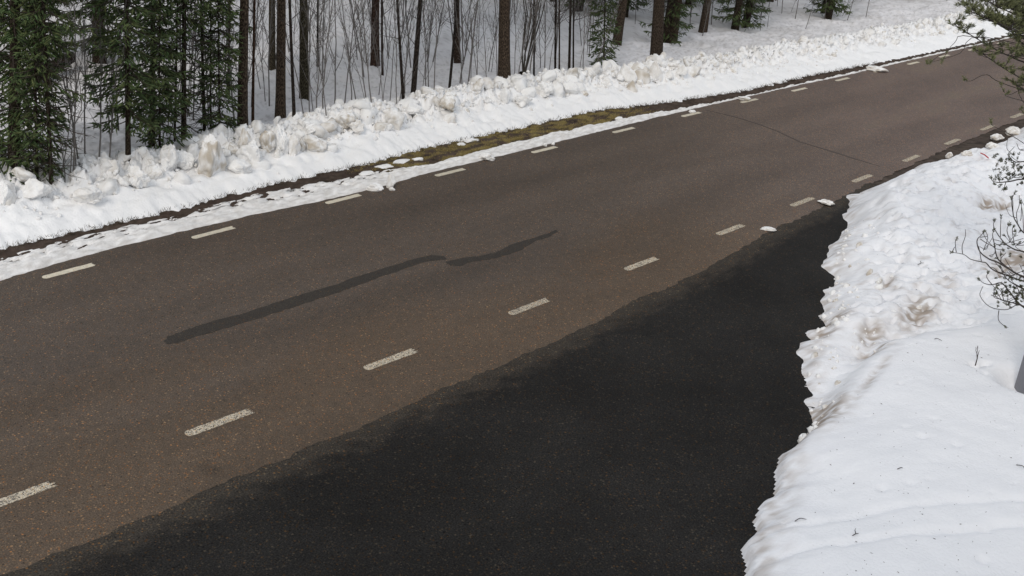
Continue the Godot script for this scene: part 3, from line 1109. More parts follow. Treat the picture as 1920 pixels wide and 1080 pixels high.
	for k in 64:
		var z := -rng.randf_range(15.5, 46.0)
		var x := rng.randf_range(2.0, 30.0 + (-z - 15.0) * 1.1)
		var spot := Vector2(x, z)
		# keep the view to the snowy clearing open
		if z > -21.0 and x > 9.0 and x < 26.0:
			continue
		var kind := "spruce" if rng.randf() < 0.55 else "pine"
		var o: Node3D
		if not first.has(kind):
			o = base(kind + "_tree", Vector3.ZERO)
			obj("trunk", spruce_far if kind == "spruce" else trunk_far, o)
			obj("crown", crown_a if kind == "spruce" else pine_top, o)
			first[kind] = o
		else:
			o = copy(first[kind], kind + "_tree")
		o.position = Vector3(spot.x, far_height(spot.x, spot.y) - 0.05, spot.y)
		o.basis = Basis(Vector3.UP, rng.randf() * TAU) * Basis(Vector3.RIGHT, rng.randf_range(-0.03, 0.03))
		var g := rng.randf_range(0.8, 1.2)
		o.scale = Vector3(g, g, g)
		tag(o, "one of the dark spruces deep in the wood behind the clearing" if kind == "spruce" else "one of the pines deep in the wood behind the clearing", kind + " tree", "spruces deep in the wood" if kind == "spruce" else "pines deep in the wood")
	# trees along the road past the bend of the bank
	for k in 56:
		var x := 24.5 + k * 0.8 + rng.randf_range(-1.0, 1.0)
		var z := -rng.randf_range(11.2, 24.0)
		var kind := "pine" if k % 3 == 0 else "spruce"
		var o := copy(first[kind], kind + "_tree")
		o.position = Vector3(x, far_height(x, z) - 0.05, z)
		o.basis = Basis(Vector3.UP, rng.randf() * TAU)
		tag(o, "one of the spruces lining the far stretch of the snow bank" if kind == "spruce" else "one of the pines lining the far stretch of the snow bank", kind + " tree", "trees along the far stretch of the bank")

	# unseen pines added on the camera's side so their tops shade the near snow
	for k in 16:
		var p := Vector2(rng.randf_range(-20.0, -10.0), rng.randf_range(12.5, 19.0)) if k < 7 else Vector2(rng.randf_range(-2.0, 27.0), rng.randf_range(15.0, 22.0))
		var o := copy(first["pine"], "pine_tree")
		o.position = Vector3(p.x, -0.25, p.y)
		o.basis = Basis(Vector3.UP, rng.randf() * TAU)
		tag(o, "one of the unseen pines added on the near side to shade the near snow", "pine tree", "pines on the near side")

	# a fallen trunk far back in the gap
	var fa := on_plane(30, 150, 0.35)
	var fb := on_plane(134, 108, 0.5)
	fa.y = far_height(fa.x, fa.z) + 0.1
	fb.y = far_height(fb.x, fb.z) + 0.35
	var fm := MB.new()
	var fl := fb - fa
	fm.tube([Vector3.ZERO, fl * 0.35 + Vector3(0, 0.05, 0), fl * 0.7, fl], [0.19, 0.17, 0.15, 0.14], 12, Color(0.075, 0.06, 0.05), true, 0.07, 1.0)
	var fo := obj("fallen_trunk", fm.mesh(M.bark))
	fo.position = fa
	tag(fo, "dark fallen trunk lying in the snow behind the birch stems", "fallen trunk")

	# multi-stemmed stump by the broad pine
	var at := on_plane(980, 160, 0.3)
	at.y = height(at.x, at.z)
	var o := base("stump", at)
	var sm := MB.new()
	sm.tube([Vector3(0, -0.2, 0), Vector3(0, 0.05, 0), Vector3(0.01, 0.2, 0)], [0.17, 0.15, 0.12], 10, Color(0.05, 0.043, 0.038), true, 0.12, 3.0)
	obj("stub", sm.mesh(M.bark), o)
	for k in 7:
		var stem := MB.new()
		var az := TAU * k / 7.0
		var d := Vector3(cos(az) * 0.16, 1.0, sin(az) * 0.16)
		stem.tube([d * 0.05, d * 0.7, d * 1.7 + Vector3(0.03, 0, 0.02) * k, d * 3.2], [0.024, 0.02, 0.016, 0.006], 5, Color(0.06, 0.052, 0.046))
		obj("stem", stem.mesh(M.twig), o)
	tag(o, "dark stump with a spray of thin stems next to the broad pine", "stump")


func twig_top(seed_: int) -> MB:
	var r := RandomNumberGenerator.new()
	r.seed = seed_ + 900
	var mb := MB.new()
	for k in 26:
		var y := r.randf_range(1.2, 8.4)
		var az := r.randf() * TAU
		var l := r.randf_range(0.35, 1.1) * (1.0 - y / 12.0)
		var a := Vector3(0, y, 0)
		var b := a + Vector3(cos(az), r.randf_range(0.2, 1.3), sin(az)).normalized() * l
		mb.tube([a, a.lerp(b, 0.5) + Vector3(0, -0.03, 0), b], [0.011, 0.008, 0.003], 4, Color(0.07, 0.06, 0.055))
		for w in 4:
			var s := a.lerp(b, r.randf_range(0.3, 0.95))
			var az2 := r.randf() * TAU
			mb.spindle(s, s + Vector3(cos(az2), r.randf_range(0.0, 1.2), sin(az2)).normalized() * l * 0.4, 0.005, Color(0.07, 0.06, 0.055))
	return mb


func build_saplings() -> void:
	var meshes := []
	for k in 9:
		meshes.append(sapling_mesh(200 + k * 7, 2.6 + 0.3 * k, 0.0105 + 0.0012 * k, 6 + k).mesh(M.twig))
	var first: Node3D = null
	var spots := []
	# the clump of birches in the gap between the spruces
	for p in [[122, 350], [131, 348], [143, 342], [112, 352], [150, 330], [160, 325], [187, 330], [207, 328], [136, 346], [152, 200], [158, 196], [142, 200]]:
		spots.append([on_plane(p[0], p[1], 0.3), 0])
	for p in [[593, 233], [612, 246], [645, 205], [660, 207], [690, 215], [697, 224], [683, 222], [715, 208], [741, 203], [747, 199], [570, 216], [580, 214], [604, 238], [668, 218], [625, 205], [718, 212], [730, 195], [790, 178], [800, 176], [806, 174], [812, 196], [860, 166], [866, 168], [875, 170], [884, 168], [893, 170], [898, 168], [912, 178], [930, 160], [963, 164], [970, 163], [990, 162], [1020, 150], [1030, 146], [1085, 140], [1095, 138], [1110, 140]]:
		spots.append([on_plane(p[0], p[1], 0.3), 1])
	for k in 100:
		var x := rng.randf_range(9.5, 25.0)
		var z := -rng.randf_range(10.2, 17.0)
		if z > -11.5 and x > 19.0:
			continue
		spots.append([Vector3(x, 0, z), 1])
	for k in 46:
		spots.append([Vector3(rng.randf_range(25.0, 46.0), 0, -rng.randf_range(10.6, 18.0)), 3])
	for k in 34:
		spots.append([Vector3(rng.randf_range(4.0, 9.5), 0, -rng.randf_range(9.6, 13.0)), 2])
	for k in spots.size():
		var p: Vector3 = spots[k][0]
		var o: MeshInstance3D
		if first == null:
			first = obj("birch_sapling", meshes[0])
			o = first
		else:
			o = copy(first, "birch_sapling")
			o.mesh = meshes[k % 9]
		o.position = Vector3(p.x, height(p.x, p.z), p.z)
		var up := (Vector3.UP - cam_basis.x * (0.0 if spots[k][1] != 1 else rng.randf_range(-0.02, 0.12))).normalized()
		stand(o, up, rng.randf() * TAU)
		var g := rng.randf_range(0.75, 1.15)
		o.scale = Vector3(g, g, g)
		var what: Array = [["thin bare birch stem in the snowy gap between the big spruces", "birch stems between the spruces"], ["thin bare sapling in the open forest snow behind the bank", "saplings in the open snow"], ["thin bare sapling among the dark spruces behind the tall snow blocks", "saplings among the spruces"], ["thin bare sapling behind the far stretch of the bank, past the dark thick trunk", "saplings behind the far stretch of the bank"]][spots[k][1]]
		var label: String = what[0]
		if spots[k][1] == 1:
			var v := (o.position - cam_pos) * cam_basis
			var px := 960.0 + FOCAL * v.x / -v.z
			for step in [[560, "thin bare sapling behind the two thick brown pines"], [660, "thin bare sapling between the slim dark stem and the cube-like snow boulder"], [762, "thin bare sapling between the cube-like snow boulder and the paired grey stems"], [850, "thin bare sapling between the paired grey stems and the leaning stem"], [945, "thin bare sapling between the leaning stem and the broad pine"], [9999, "thin bare sapling beyond the broad pine, behind the rubbled bank"]]:
				if px < step[0]:
					label = step[1]
					break
		tag(o, label, "sapling", what[1])


func build_blocks() -> void:
	# big pieces of hard snow along the crest: centre x, foot y, width, height (pixels), taper, dirt, side of dirt, label
	var big := [
		[316, 318, 50, 56, 0.55, 0.25, Vector3(-0.6, 0.6, 0), "pointed white snow block with a dark hole near its top"],
		[396, 326, 62, 78, 0.5, 0.75, Vector3(0.2, -0.3, 0.9), "tallest tooth-shaped snow block, grey brown across its face"],
		[459, 284, 32, 42, 0.4, 0.5, Vector3(0, 0.8, 0.2), "brownish knob of snow in front of the thick pine"],
		[464, 304, 50, 46, 0.35, 0.1, Vector3(0, -1, 0), "rounded white snow block below the brownish knob"],
		[453, 322, 46, 22, 0.1, 0.2, Vector3(0, -1, 0), "low flat snow block lying under the rounded white one"],
		[502, 284, 32, 42, 0.2, 0.8, Vector3(-0.3, 0.2, 0.7), "tan stained snow block between the two pines"],
		[528, 287, 34, 50, 0.3, 0.12, Vector3(0, -1, 0), "tall narrow white snow block below the second pine"],
		[550, 288, 24, 34, 0.15, 0.35, Vector3(0.3, 0, 0.8), "grey upright slab of snow leaning on the tall narrow block"],
		[561, 264, 20, 20, 0.1, 0.0, Vector3.UP, "small round white snow cap beside the slim dark stem"],
		[588, 252, 30, 20, 0.05, 0.05, Vector3.DOWN, "smooth oval snow lump perched flat on the crest"],
		[606, 248, 14, 14, 0.1, 0.05, Vector3.DOWN, "little upright snow lump next to the smooth oval one"],
		[590, 279, 44, 28, 0.1, 0.6, Vector3(-0.4, -0.3, 0.7), "tan sloping slab of snow under the smooth oval lump"],
		[562, 282, 18, 24, 0.2, 0.7, Vector3(0, 0, 1), "narrow tan wedge of snow under the round cap"],
		[650, 240, 46, 40, 0.12, 0.75, Vector3(0.6, -0.5, 0.5), "large cube-like snow boulder with a tan stain on one side"],
		[632, 244, 16, 12, 0.1, 0.1, Vector3.UP, "small snow lump at the foot of the cube-like boulder"],
		[668, 246, 30, 20, 0.1, 0.35, Vector3(0, 0, 1), "faintly pink snow lump beside the cube-like boulder"],
		[736, 236, 40, 38, 0.2, 0.4, Vector3(0, -0.4, 0.8), "rough grey snow block below the paired stems"],
		[777, 212, 32, 18, 0.1, 0.1, Vector3.DOWN, "flat white snow block resting at the foot of the paired stems"],
		[841, 206, 36, 26, 0.15, 0.7, Vector3(0, -0.5, 0.7), "dirty grey boulder of snow below the leaning stem"],
		[844, 182, 20, 12, 0.2, 0.0, Vector3.UP, "white cap of snow balanced on the dirty boulder"],
		[947, 188, 24, 26, 0.3, 0.1, Vector3.DOWN, "white snow knob in front of the broad pine's foot"],
		[978, 196, 34, 18, 0.1, 0.25, Vector3.DOWN, "loaf-shaped snow lump beside the white knob"],
		[1064, 158, 36, 20, 0.1, 0.08, Vector3.DOWN, "flat topped white snow block below the straight stem"],
		[1066, 176, 34, 22, 0.1, 0.15, Vector3.DOWN, "blocky snow piece under the flat topped one"],
		[1020, 176, 32, 22, 0.1, 0.15, Vector3.DOWN, "slanting white slab of snow short of the flat topped block"],
		[1174, 152, 42, 34, 0.35, 0.2, Vector3(0, 0, 1), "tall crumbled snow block with cracks near the low spruce"],
		[1229, 150, 32, 36, 0.5, 0.3, Vector3(0, 0.6, 0.6), "pointed greyish snow block in front of the dark thick trunk"],
		[1252, 146, 18, 16, 0.2, 0.15, Vector3.UP, "small snow lump beside the pointed greyish block"],
		[1278, 142, 26, 18, 0.2, 0.15, Vector3.UP, "low white snow lump beyond the pointed greyish block"],
		[168, 378, 54, 34, 0.2, 0.25, Vector3(0, 0.2, 0.8), "layered hump of snow at the foot of the birch stems"],
		[170, 380, 30, 14, 0.1, 0.2, Vector3.DOWN, "small slab of snow against the layered hump"],
		[66, 368, 60, 30, 0.25, 0.2, Vector3(0, 1, 0), "low rounded snow block below the tall dark spruce"],
		[172, 352, 0, 0, 0.0, 0.0, Vector3.UP, ""],
		[254, 345, 46, 30, 0.2, 0.25, Vector3(0, 0, 1), "cracked snow block below the slender spruce"],
		[288, 338, 34, 26, 0.2, 0.3, Vector3(0, 0, 1), "grey edged snow block at the foot of the pointed one"],
		[8, 378, 30, 34, 0.4, 0.1, Vector3.DOWN, "white snow hump cut off by the picture's edge"],
		[345, 310, 40, 26, 0.2, 0.1, Vector3.DOWN, "broad white snow shoulder between the pointed and the tooth-shaped blocks"],
		[436, 290, 24, 22, 0.2, 0.6, Vector3(0, 0, 1), "small brownish snow piece between the tooth and the knob"],
	]
	for k in big.size():
		var b: Array = big[k]
		if b[2] == 0:
			continue
		var at := on_ground(b[0], b[1])
		var dist := (at - cam_pos).length()
		var s := dist / FOCAL
		var size := Vector3(b[2] * s * 1.12, b[3] * s * 1.28, b[2] * s * 0.95)
		var mb := MB.new()
		lump(mb, 4 if b[2] > 28 else 3, Transform3D(Basis(), Vector3(0, size.y * 0.3, 0)), size, 300 + k, b[5], (b[6] as Vector3).normalized(), b[4])
		var o := obj("snow_block", mb.mesh(M.snow))
		o.position = at
		# face the stain side to where the plough threw it
		o.basis = Basis(Vector3.UP, atan2(cam_basis.z.x, cam_basis.z.z)) * Basis(Vector3.BACK, rng.randf_range(-0.1, 0.1))
		tag(o, b[7], "snow block")

	# patches of snow left on the bare verge
	for p in [[690, 325, 34, 6, "snow patch nearest the upright chunk on the bare verge"], [722, 313, 40, 6, "long snow patch where the grass begins on the verge"], [752, 303, 44, 6, "snow patch lying along the start of the grass"], [782, 299, 22, 4, "small snow patch at the edge of the first grass"], [866, 271, 16, 5, "little snow patch in the middle of the grass"], [880, 263, 44, 5, "thin snow sliver at the foot of the bank above the grass"], [1160, 222, 18, 4, "last small snow patch before the grass ends"]]:
		var at := on_plane(p[0], p[1], 0.03)
		var k := (at - cam_pos).length() / FOCAL
		var mb := MB.new()
		lump(mb, 3, Transform3D(Basis(), Vector3.ZERO), Vector3(p[2] * k * 1.2, 0.09, p[3] * k * 3.4), 800 + int(p[0]), 0.3, Vector3.DOWN)
		var o := obj("snow_patch", mb.mesh(M.snow))
		o.position = at
		o.basis = Basis(Vector3.UP, rng.randf_range(-0.15, 0.15))
		tag(o, p[4], "snow patch")

	# the countless smaller rubble between them
	var rub := MB.new()
	for k in 1250:
		var x := rng.randf_range(18.0, 50.0) if k > 700 else rng.randf_range(0.5, 24.0)
		var d := 1.45 + rng.randfn() * 0.38
		if d < 0.6 or d > 2.2:
			continue
		var z := table(foot_t, x) - d
		if nb.get_noise_2d(x * 0.35, 71.0) < -0.12 + (0.1 if x > 22.0 else 0.0) and rng.randf() < 0.75:
			continue
		var s := 0.07 + (0.42 if x < 22.0 else 0.3) * pow(rng.randf(), 2.6)
		var y := far_height(x, z)
		var turn := Basis(Vector3(rng.randfn(), rng.randfn(), rng.randfn()).normalized(), rng.randf() * TAU)
		lump(rub, 2, Transform3D(turn, Vector3(x, y + s * rng.randf_range(-0.15, 0.2), z)), Vector3(s * rng.randf_range(0.7, 1.5), s * rng.randf_range(0.6, 1.2), s * rng.randf_range(0.7, 1.3)), 1000 + k, rng.randf_range(0.0, 0.75), Vector3(rng.randfn(), -0.6, rng.randfn()).normalized())
	for k in 1500:
		var x := rng.randf_range(-0.5, 30.0)
		var d := 1.35 + rng.randfn() * 0.45
		if d < 0.25 or d > 2.3:
			continue
		var z := table(foot_t, x) - d
		var s := 0.025 + 0.085 * pow(rng.randf(), 1.8)
		lump(rub, 1, Transform3D(Basis(Vector3(rng.randfn(), rng.randfn(), rng.randfn()).normalized(), rng.randf() * TAU), Vector3(x, far_height(x, z) + s * 0.15, z)), Vector3(s * rng.randf_range(0.7, 1.6), s, s), 5000 + k, rng.randf_range(0.0, 0.6), Vector3(rng.randfn(), -0.6, rng.randfn()).normalized())
	tag(obj("snow_rubble", rub.mesh(M.snow)), "crumbled snow rubble strewn along the top of the bank", "snow rubble", "", "stuff")

	var nr := MB.new()
	for k in 250:
		var p: Vector3
		if k < 200:
			var u := rng.randf()
			p = on_plane(lerpf(1590, 1490, u) + rng.randf_range(0.0, 90.0) * rng.randf(), lerpf(400, 790, u), 0.4)
		elif k < 340:
			var s: Dictionary = dirt_spots[rng.randi() % 8]
			p = Vector3(s.x + rng.randfn() * s.l * 0.6, 0, s.z - absf(rng.randfn()) * s.w * 0.8)
		else:
			p = on_plane(rng.randf_range(1760, 1919), rng.randf_range(255, 300), 0.3)
		var y := near_height(p.x, p.z)
		if y < -0.02:
			continue
		var s := 0.02 + 0.15 * pow(rng.randf(), 3.0)
		lump(nr, 1, Transform3D(Basis(Vector3(rng.randfn(), rng.randfn(), rng.randfn()).normalized(), rng.randf() * TAU), Vector3(p.x, y - s * 0.08, p.z)), Vector3(s * rng.randf_range(0.8, 1.5), s, s), 3000 + k, rng.randf_range(0.0, 0.9), Vector3(rng.randfn(), -0.4, rng.randfn()).normalized())
	tag(obj("snow_crumbs", nr.mesh(M.snow)), "dirty crumbs of snow broken off along the near heap", "snow crumbs", "", "stuff")

	# pieces that rolled down to the asphalt
	var chunks := [
		[733, 352, 22, 28, "upright white snow chunk sitting at the end of the wide snow strip"],
		[735, 357, 12, 8, "crumb of snow at the foot of the upright chunk"],
		[912, 300, 32, 14, "knobbly white snow chunk on the strip between two edge dashes"],
		[648, 350, 18, 9, "flat snow chunk lying on the wide end of the strip"],
		[700, 356, 36, 14, "long crumbled snow chunk just short of the upright one"],
		[1396, 188, 26, 9, "low flat snow chunk resting on an edge dash far along"],
		[1022, 274, 10, 7, "small snow crumb beside an edge dash below the grass"],
		[1037, 272, 7, 6, "smaller snow crumb touching the same edge dash"],
		[1640, 133, 46, 9, "wide flat snow cake spilling onto the asphalt near the end of the strip"],
		[1220, 217, 7, 6, "snow crumb at the far end of the grass"],
		[1297, 211, 16, 6, "flat snow crumb on the dash beside the end of the grass"],
		[1547, 382, 32, 8, "grey ice chunk at the near road edge by the added lay-by tip"],
		[1440, 430, 34, 4, "flat snow remnant on the near road edge beside the added lay-by"],
		[1780, 296, 14, 11, "round dirty snow ball at the end of the gravel shoulder"],
		[1812, 290, 24, 10, "broken snow piece among the rubble beyond the near heap"],
		[1862, 278, 26, 12, "crumbled snow piece beside the gravel shoulder, close to the pine"],
		[1870, 262, 24, 12, "bright snow lump higher up the far rubble near the pine boughs"],
		[1898, 252, 32, 15, "snow lump half under the green pine boughs"],
	]
	for k in chunks.size():
		var b: Array = chunks[k]
		var at := on_ground(b[0], b[1])
		var s := (at - cam_pos).length() / FOCAL
		var mb := MB.new()
		var size := Vector3(b[2] * s * 1.1, b[3] * s * 1.15, b[2] * s * 0.7)
		lump(mb, 3, Transform3D(Basis(), Vector3(0, size.y * 0.3, 0)), size, 700 + k, 0.65 if b[0] > 1350 else 0.3, Vector3(0, -0.3, 0.6), 0.2)
		var o := obj("snow_chunk", mb.mesh(M.snow))
		o.position = at
		o.basis = Basis(Vector3.UP, atan2(cam_basis.z.x, cam_basis.z.z))
		tag(o, b[4], "snow chunk")


func build_near_things() -> void:
	# grey metal post in its melt hollow
	var pa := on_plane(1929, 716, 0.5)
	pa.y = near_height(pa.x, pa.z) - 0.1
	var post := base("metal_post", pa)
	var pm := MB.new()
	pm.box(Transform3D(Basis(), Vector3(0, 0.75, 0)), Vector3(0.24, 1.5, 0.24), Color(0.2, 0.2, 0.22))
	obj("shaft", pm.mesh(M.metal), post)
	var pc := MB.new()
	pc.box(Transform3D(Basis(), Vector3(0, 1.515, 0)), Vector3(0.28, 0.03, 0.28), Color(0.22, 0.22, 0.24))
	obj("cap", pc.mesh(M.metal), post)
	post.basis = Basis(Vector3.UP, -0.75)
	tag(post, "grey metal post standing in a melt hollow in the smooth snow", "post")

	# bare sprig in a hollow
	var sa := on_ground(1829, 684)
	var sm := MB.new()
	var tc := Color(0.06, 0.05, 0.045)
	sm.tube([Vector3(0, -0.05, 0), Vector3(0.0, 0.1, 0), Vector3(-0.02, 0.16, 0), Vector3(-0.01, 0.24, 0)], [0.009, 0.007, 0.006, 0.003], 5, tc)
	sm.tube([Vector3(0.0, 0.1, 0), Vector3(0.05, 0.16, -0.04), Vector3(0.09, 0.23, -0.06), Vector3(0.14, 0.24, -0.08), Vector3(0.15, 0.17, -0.09)], [0.006, 0.005, 0.004, 0.003, 0.002], 4, tc)
	sm.tube([Vector3(0.05, 0.16, -0.04), Vector3(0.03, 0.2, -0.06), Vector3(0.05, 0.25, -0.08)], [0.004, 0.003, 0.002], 4, tc)
	var sp := obj("sprig", sm.mesh(M.twig))
	sp.position = sa
	tag(sp, "small bare forked sprig poking out of a hollow in the smooth snow", "sprig")

	# red marker stick
	var ra := on_ground(1838, 291)
	var rb := on_ground(1852, 301)
	var rm := MB.new()
	rm.tube([Vector3(0, 0.05, 0), (rb - ra) * 0.5 + Vector3(0, 0.07, 0), rb - ra + Vector3(0, 0.06, 0)], [0.014, 0.014, 0.014], 8, Color(0.55, 0.06, 0.07))
	var rs := obj("marker_stick", rm.mesh(M.plain))
	rs.position = ra
	tag(rs, "red marker stick lying on the snow rubble beyond the heap", "stick")

	# larger twigs lying on the snow
	var lying := [[1720, 497, 12, -3, "short dark twig lying on the rough snow above the brown patch"], [1490, 978, 22, -3, "dark twig lying on the smooth snow near the bottom corner"], [1752, 636, 14, 4, "curved twig end sticking from the snow past the dirty step"], [1598, 1005, 12, -4, "small forked twig pressed into the smooth snow low down"], [1905, 872, 16, 8, "thin crooked twig on the smooth snow under the post"], [1682, 880, 10, -1, "dark stub of wood in the middle of the smooth snow"]]
	for k in lying.size():
		var a := on_ground(lying[k][0], lying[k][1])
		var b := on_ground(lying[k][0] + lying[k][2], lying[k][1] + lying[k][3])
		var tm := MB.new()
		var m := (b - a) * 0.5 + Vector3(rng.randf_range(-0.02, 0.02), 0.025, rng.randf_range(-0.02, 0.02))
		tm.tube(smooth_path([Vector3(0, 0.004, 0), m, b - a + Vector3(0, 0.01, 0)]), [0.004, 0.005, 0.005, 0.005, 0.0045, 0.004, 0.004, 0.003, 0.002], 5, Color(0.05, 0.042, 0.036))
		if k % 3 == 0:
			tm.tube([m, m + Vector3(0.03, 0.02, -0.03), m + Vector3(0.07, 0.02, -0.04)], [0.005, 0.004, 0.002], 4, Color(0.05, 0.042, 0.036))
		var tw := obj("twig", tm.mesh(M.twig))
		tw.position = a
		tag(tw, lying[k][4], "twig")

	# crumbs of bark and needles fallen on the snow
	var lit := MB.new()
	for k in 260:
		var p := on_plane(rng.randf_range(1430, 1919), rng.randf_range(380, 1079), 0.55)
		if snow_reach(p.x, p.z) < 0.4:
			continue
		p.y = near_height(p.x, p.z)
		var az := rng.randf() * TAU
		var l := 0.008 + 0.035 * pow(rng.randf(), 3.0)
		lit.spindle(p, p + Vector3(cos(az) * l, 0.004, sin(az) * l), 0.006 * rng.randf_range(0.5, 1.2), Color(0.07, 0.06, 0.05) * rng.randf_range(0.6, 2.0))
	tag(obj("litter", lit.mesh(M.twig)), "specks of bark and needles scattered over the near snow", "litter", "", "stuff")

	build_near_pine()


func build_near_pine() -> void:
	var r := RandomNumberGenerator.new()
	r.seed = 88
	var root := on_plane(1985, 655, 0.5)
	root.y = near_height(root.x, root.z)
	var pine := base("young_pine", root)
	var depth := -((root - cam_pos) * cam_basis).z
	var tm := MB.new()
	var trunk := []
	var radii := []
	for k in 9:
		trunk.append(Vector3(sin(k * 0.9) * 0.04, k * 0.72 - 0.2, cos(k * 0.7) * 0.04))
		radii.append(lerpf(0.075, 0.012, k / 8.0))
	tm.tube(trunk, radii, 10, Color(0.11, 0.085, 0.065), true, 0.06, 2.0)
	obj("trunk", tm.mesh(M.bark), pine)
	var wood := Color(0.062, 0.052, 0.048)

	# bare lower branches, each a path with its side shoots; a number after a path sets how many tufts it ends in
	var low := [
		[[[2000, 545], [1951, 530], [1919, 527], [1893, 518], [1873, 511], [1858, 503], [1849, 493], [1840, 491], [1820, 486], [1807, 477], [1785, 473]], [[[1785, 473], [1790, 463]], [[1793, 473], [1791, 456], [1793, 448]], [[1805, 476], [1804, 461], [1810, 443], [1810, 430]]], 0],
		[[[1990, 500], [1950, 485], [1919, 472], [1903, 468], [1886, 458], [1877, 448], [1868, 435], [1863, 424], [1864, 414]], [[[1876, 444], [1876, 425], [1877, 407]], [[1895, 454], [1888, 433], [1892, 420]], [[1902, 460], [1898, 432], [1900, 425]]], 2],
		[[[1960, 530], [1919, 520], [1873, 493], [1855, 486], [1838, 473], [1832, 457], [1833, 448], [1838, 443], [1845, 435]], [[[1838, 445], [1852, 443]], [[1838, 448], [1850, 456], [1864, 463]], [[1840, 490], [1838, 478], [1835, 461]]], 0],
		[[[1955, 525], [1910, 515], [1877, 492], [1868, 478], [1864, 456], [1861, 441], [1863, 433]], [[[1864, 456], [1873, 459], [1888, 456], [1919, 447]], [[1868, 478], [1866, 470], [1865, 462]]], 0],
		[[[2010, 600], [1960, 590], [1919, 575], [1903, 560], [1888, 541], [1877, 530], [1860, 534], [1845, 531], [1836, 524]], [[[1888, 541], [1880, 550], [1868, 556]], [[1860, 534], [1850, 520], [1852, 512]]], 4],
		[[[2005, 590], [1950, 585], [1908, 570], [1882, 564], [1868, 557], [1858, 553]], [[[1908, 570], [1890, 580], [1873, 580], [1858, 576], [1846, 567], [1838, 555], [1838, 548], [1843, 537]], [[1873, 582], [1872, 600], [1884, 612]], [[1882, 564], [1878, 548], [1870, 540]]], 2],
		[[[2000, 470], [1960, 455], [1935, 440], [1919, 436], [1908, 420], [1900, 404], [1899, 380], [1898, 371], [1903, 362]], [[[1908, 420], [1906, 400], [1911, 385], [1911, 366]], [[1900, 404], [1897, 385], [1896, 372]], [[1919, 436], [1918, 405], [1914, 380]]], 1],
		[[[2000, 365], [1960, 345], [1920, 336], [1895, 340], [1886, 341], [1875, 342], [1865, 341], [1860, 338], [1858, 333]], [[[1886, 342], [1882, 354]], [[1920, 328], [1911, 333], [1897, 332], [1890, 327]], [[1875, 342], [1873, 336]]], 5],
		[[[2000, 330], [1960, 310], [1925, 303], [1905, 304], [1895, 297], [1892, 292]], [[[1925, 303], [1918, 312], [1912, 316]], [[1905, 304], [1900, 312]]], 5],
		[[[1995, 560], [1955, 555], [1925, 545], [1905, 535], [1890, 525], [1880, 512], [1876, 500]], [[[1905, 535], [1912, 548], [1919, 560]], [[1890, 525], [1900, 515], [1919, 508]]], 6],
	]
	for b in low.size():
		var item: Array = low[b]
		var d := depth - 0.25 + r.randf_range(-0.35, 0.35)
		var mb := MB.new()
		var tufts := MB.new()
		var paths: Array = [item[0]] + item[1]
		for w in paths.size():
			var pts := []
			for k in paths[w].size():
				pts.append(at_depth(paths[w][k][0], paths[w][k][1], d - 0.02 * k + r.randf_range(-0.02, 0.02)) - root)
			if w == 0:
				# runs back into the trunk
				var join := clampf((pts[0] as Vector3).y + 0.1, 0.2, 5.0)
				pts.push_front(Vector3(0, join, 0))
			var sm := smooth_path(pts, 3)
			var rr := []
			for k in sm.size():
				rr.append(lerpf(0.016 if w == 0 else 0.0065, 0.0042, k / float(sm.size() - 1)))
			mb.tube(sm, rr, 5, wood)
			var tip: Vector3 = sm[sm.size() - 1]
			var dir := tip - (sm[sm.size() - 2] as Vector3)
			if r.randf() < 0.3 + item[2] * 0.15:
				tuft(tufts, tip, dir, r, 0.055, 20, 0.5)
		for q in item[2] * 6:
			var p := at_depth(r.randf_range(1862, 1919), item[0][3][1] + r.randf_range(-16, 16), d) - root
			tuft(tufts, p, Vector3(r.randfn(), r.randf_range(0.2, 1.0), r.randfn()), r, 0.05, 16, 0.45)
		for q in 9:
			var f := r.randf_range(0.25, 0.95)
			var main: Array = smooth_path([Vector3(0, 0.6, 0), at_depth(item[0][2][0], item[0][2][1], d) - root, at_depth(item[0][5][0], item[0][5][1], d) - root], 4)
			var a: Vector3 = main[int(f * (main.size() - 1))]
			var dir2 := Vector3(r.randfn(), r.randf_range(-0.4, 1.0), r.randfn()).normalized()
			var b2 := a + dir2 * r.randf_range(0.1, 0.32)
			mb.tube(smooth_path([a, a.lerp(b2, 0.5) + Vector3(r.randfn(), r.randfn(), r.randfn()) * 0.03, b2 + Vector3.UP * 0.05], 3), [0.005, 0.005, 0.0048, 0.0046, 0.0044, 0.004, 0.0035], 4, wood)
		var br := obj("branch", mb.mesh(M.twig), pine)
		if tufts.v.size() > 0:
			obj("needles", tufts.mesh(M.needle), br)

	# green boughs higher up, reaching out over the road's near edge
	for k in 46:
		var e := Vector2(r.randf_range(1770, 2010), 0)
		var floor_y := 100.0 + (e.x - 1800.0) * 0.5 if e.x > 1800 else 96.0
		e.y = r.randf_range(floor_y - 190.0, floor_y + 4.0)
		if e.x < 1800 and e.y > 70:
			e.y -= 60
		var d := depth - 0.3 + r.randf_range(-0.9, 0.6)
		var tip := at_depth(e.x, e.y, d) - root
		var join := Vector3(0, clampf(tip.y - r.randf_range(0.1, 0.6), 1.5, 5.3), 0)
		var mid := join.lerp(tip, 0.55) + Vector3(r.randfn() * 0.1, -0.12, r.randfn() * 0.1)
		var sm := smooth_path([join, mid, tip], 5)
		var mb := MB.new()
		var rr := []
		for q in sm.size():
			rr.append(lerpf(0.017, 0.005, q / float(sm.size() - 1)))
		mb.tube(sm, rr, 5, wood)
		var tufts := MB.new()
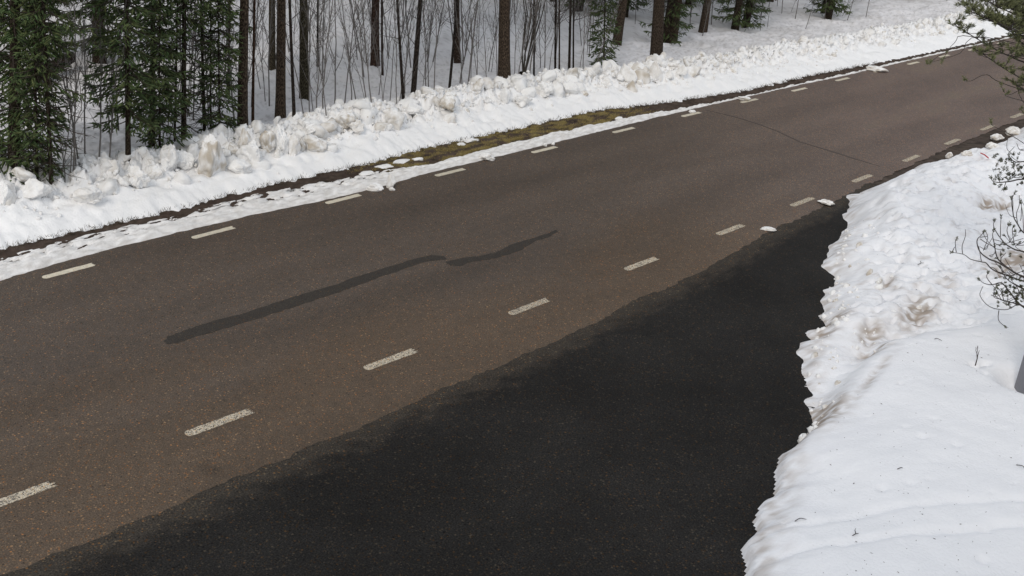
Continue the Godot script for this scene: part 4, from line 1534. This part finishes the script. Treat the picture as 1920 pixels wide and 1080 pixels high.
		for q in 34:
			var t := r.randf_range(0.4, 1.0) if q > 0 else 1.0
			var f := t * (sm.size() - 1)
			var p: Vector3 = (sm[int(f)] as Vector3).lerp(sm[mini(int(f) + 1, sm.size() - 1)], f - int(f))
			var o := Vector3(r.randfn(), r.randf_range(-0.2, 1.2), r.randfn()).normalized()
			var l := r.randf_range(0.05, 0.3) * (1.15 - t * 0.5) if q > 0 else 0.02
			var p2 := p + o * l
			mb.tube([p, p.lerp(p2, 0.5) + Vector3(0, -0.01, 0), p2], [0.005, 0.0045, 0.004], 4, wood, false)
			tuft(tufts, p2, o + Vector3.UP * 0.4, r, 0.085, 30)
		var br := obj("bough", mb.mesh(M.twig), pine)
		obj("needles", tufts.mesh(M.needle), br)
	# single shoots seen against the asphalt
	var strays := [[[1890, 160], [1850, 140], [1820, 152], [1808, 148]], [[1830, 90], [1770, 100], [1743, 118], [1738, 117]], [[1835, 70], [1790, 80], [1766, 116]], [[1960, 180], [1925, 165], [1890, 178], [1877, 160]], [[1960, 230], [1930, 195], [1895, 183], [1884, 178], [1890, 174]], [[1950, 270], [1925, 222], [1914, 204]], [[1960, 290], [1890, 250], [1862, 236], [1858, 228]], [[1940, 200], [1915, 185], [1909, 166]], [[1850, 70], [1800, 100], [1745, 117]]]
	for s in strays:
		var pts := [Vector3.ZERO]
		var d := depth - 0.5 + r.randf_range(-0.4, 0.3)
		for p in s:
			pts.append(at_depth(p[0], p[1], d) - root)
		pts[0] = Vector3(0, (pts[1] as Vector3).y - 0.1, 0)
		var sm := smooth_path(pts, 4)
		var rr := []
		for q in sm.size():
			rr.append(lerpf(0.007, 0.003, q / float(sm.size() - 1)))
		var mb := MB.new()
		mb.tube(sm, rr, 5, wood)
		var br := obj("shoot", mb.mesh(M.twig), pine)
		var tufts := MB.new()
		tuft(tufts, sm[sm.size() - 1], Vector3(r.randfn() * 0.3, 1, r.randfn() * 0.3), r, 0.07, 26)
		tuft(tufts, sm[sm.size() - 3], Vector3(r.randfn() * 0.3, 1, r.randfn() * 0.3), r, 0.05, 14)
		obj("needles", tufts.mesh(M.needle), br)
	tag(pine, "young pine with green boughs above and bare twigs below at the near snow", "pine tree")
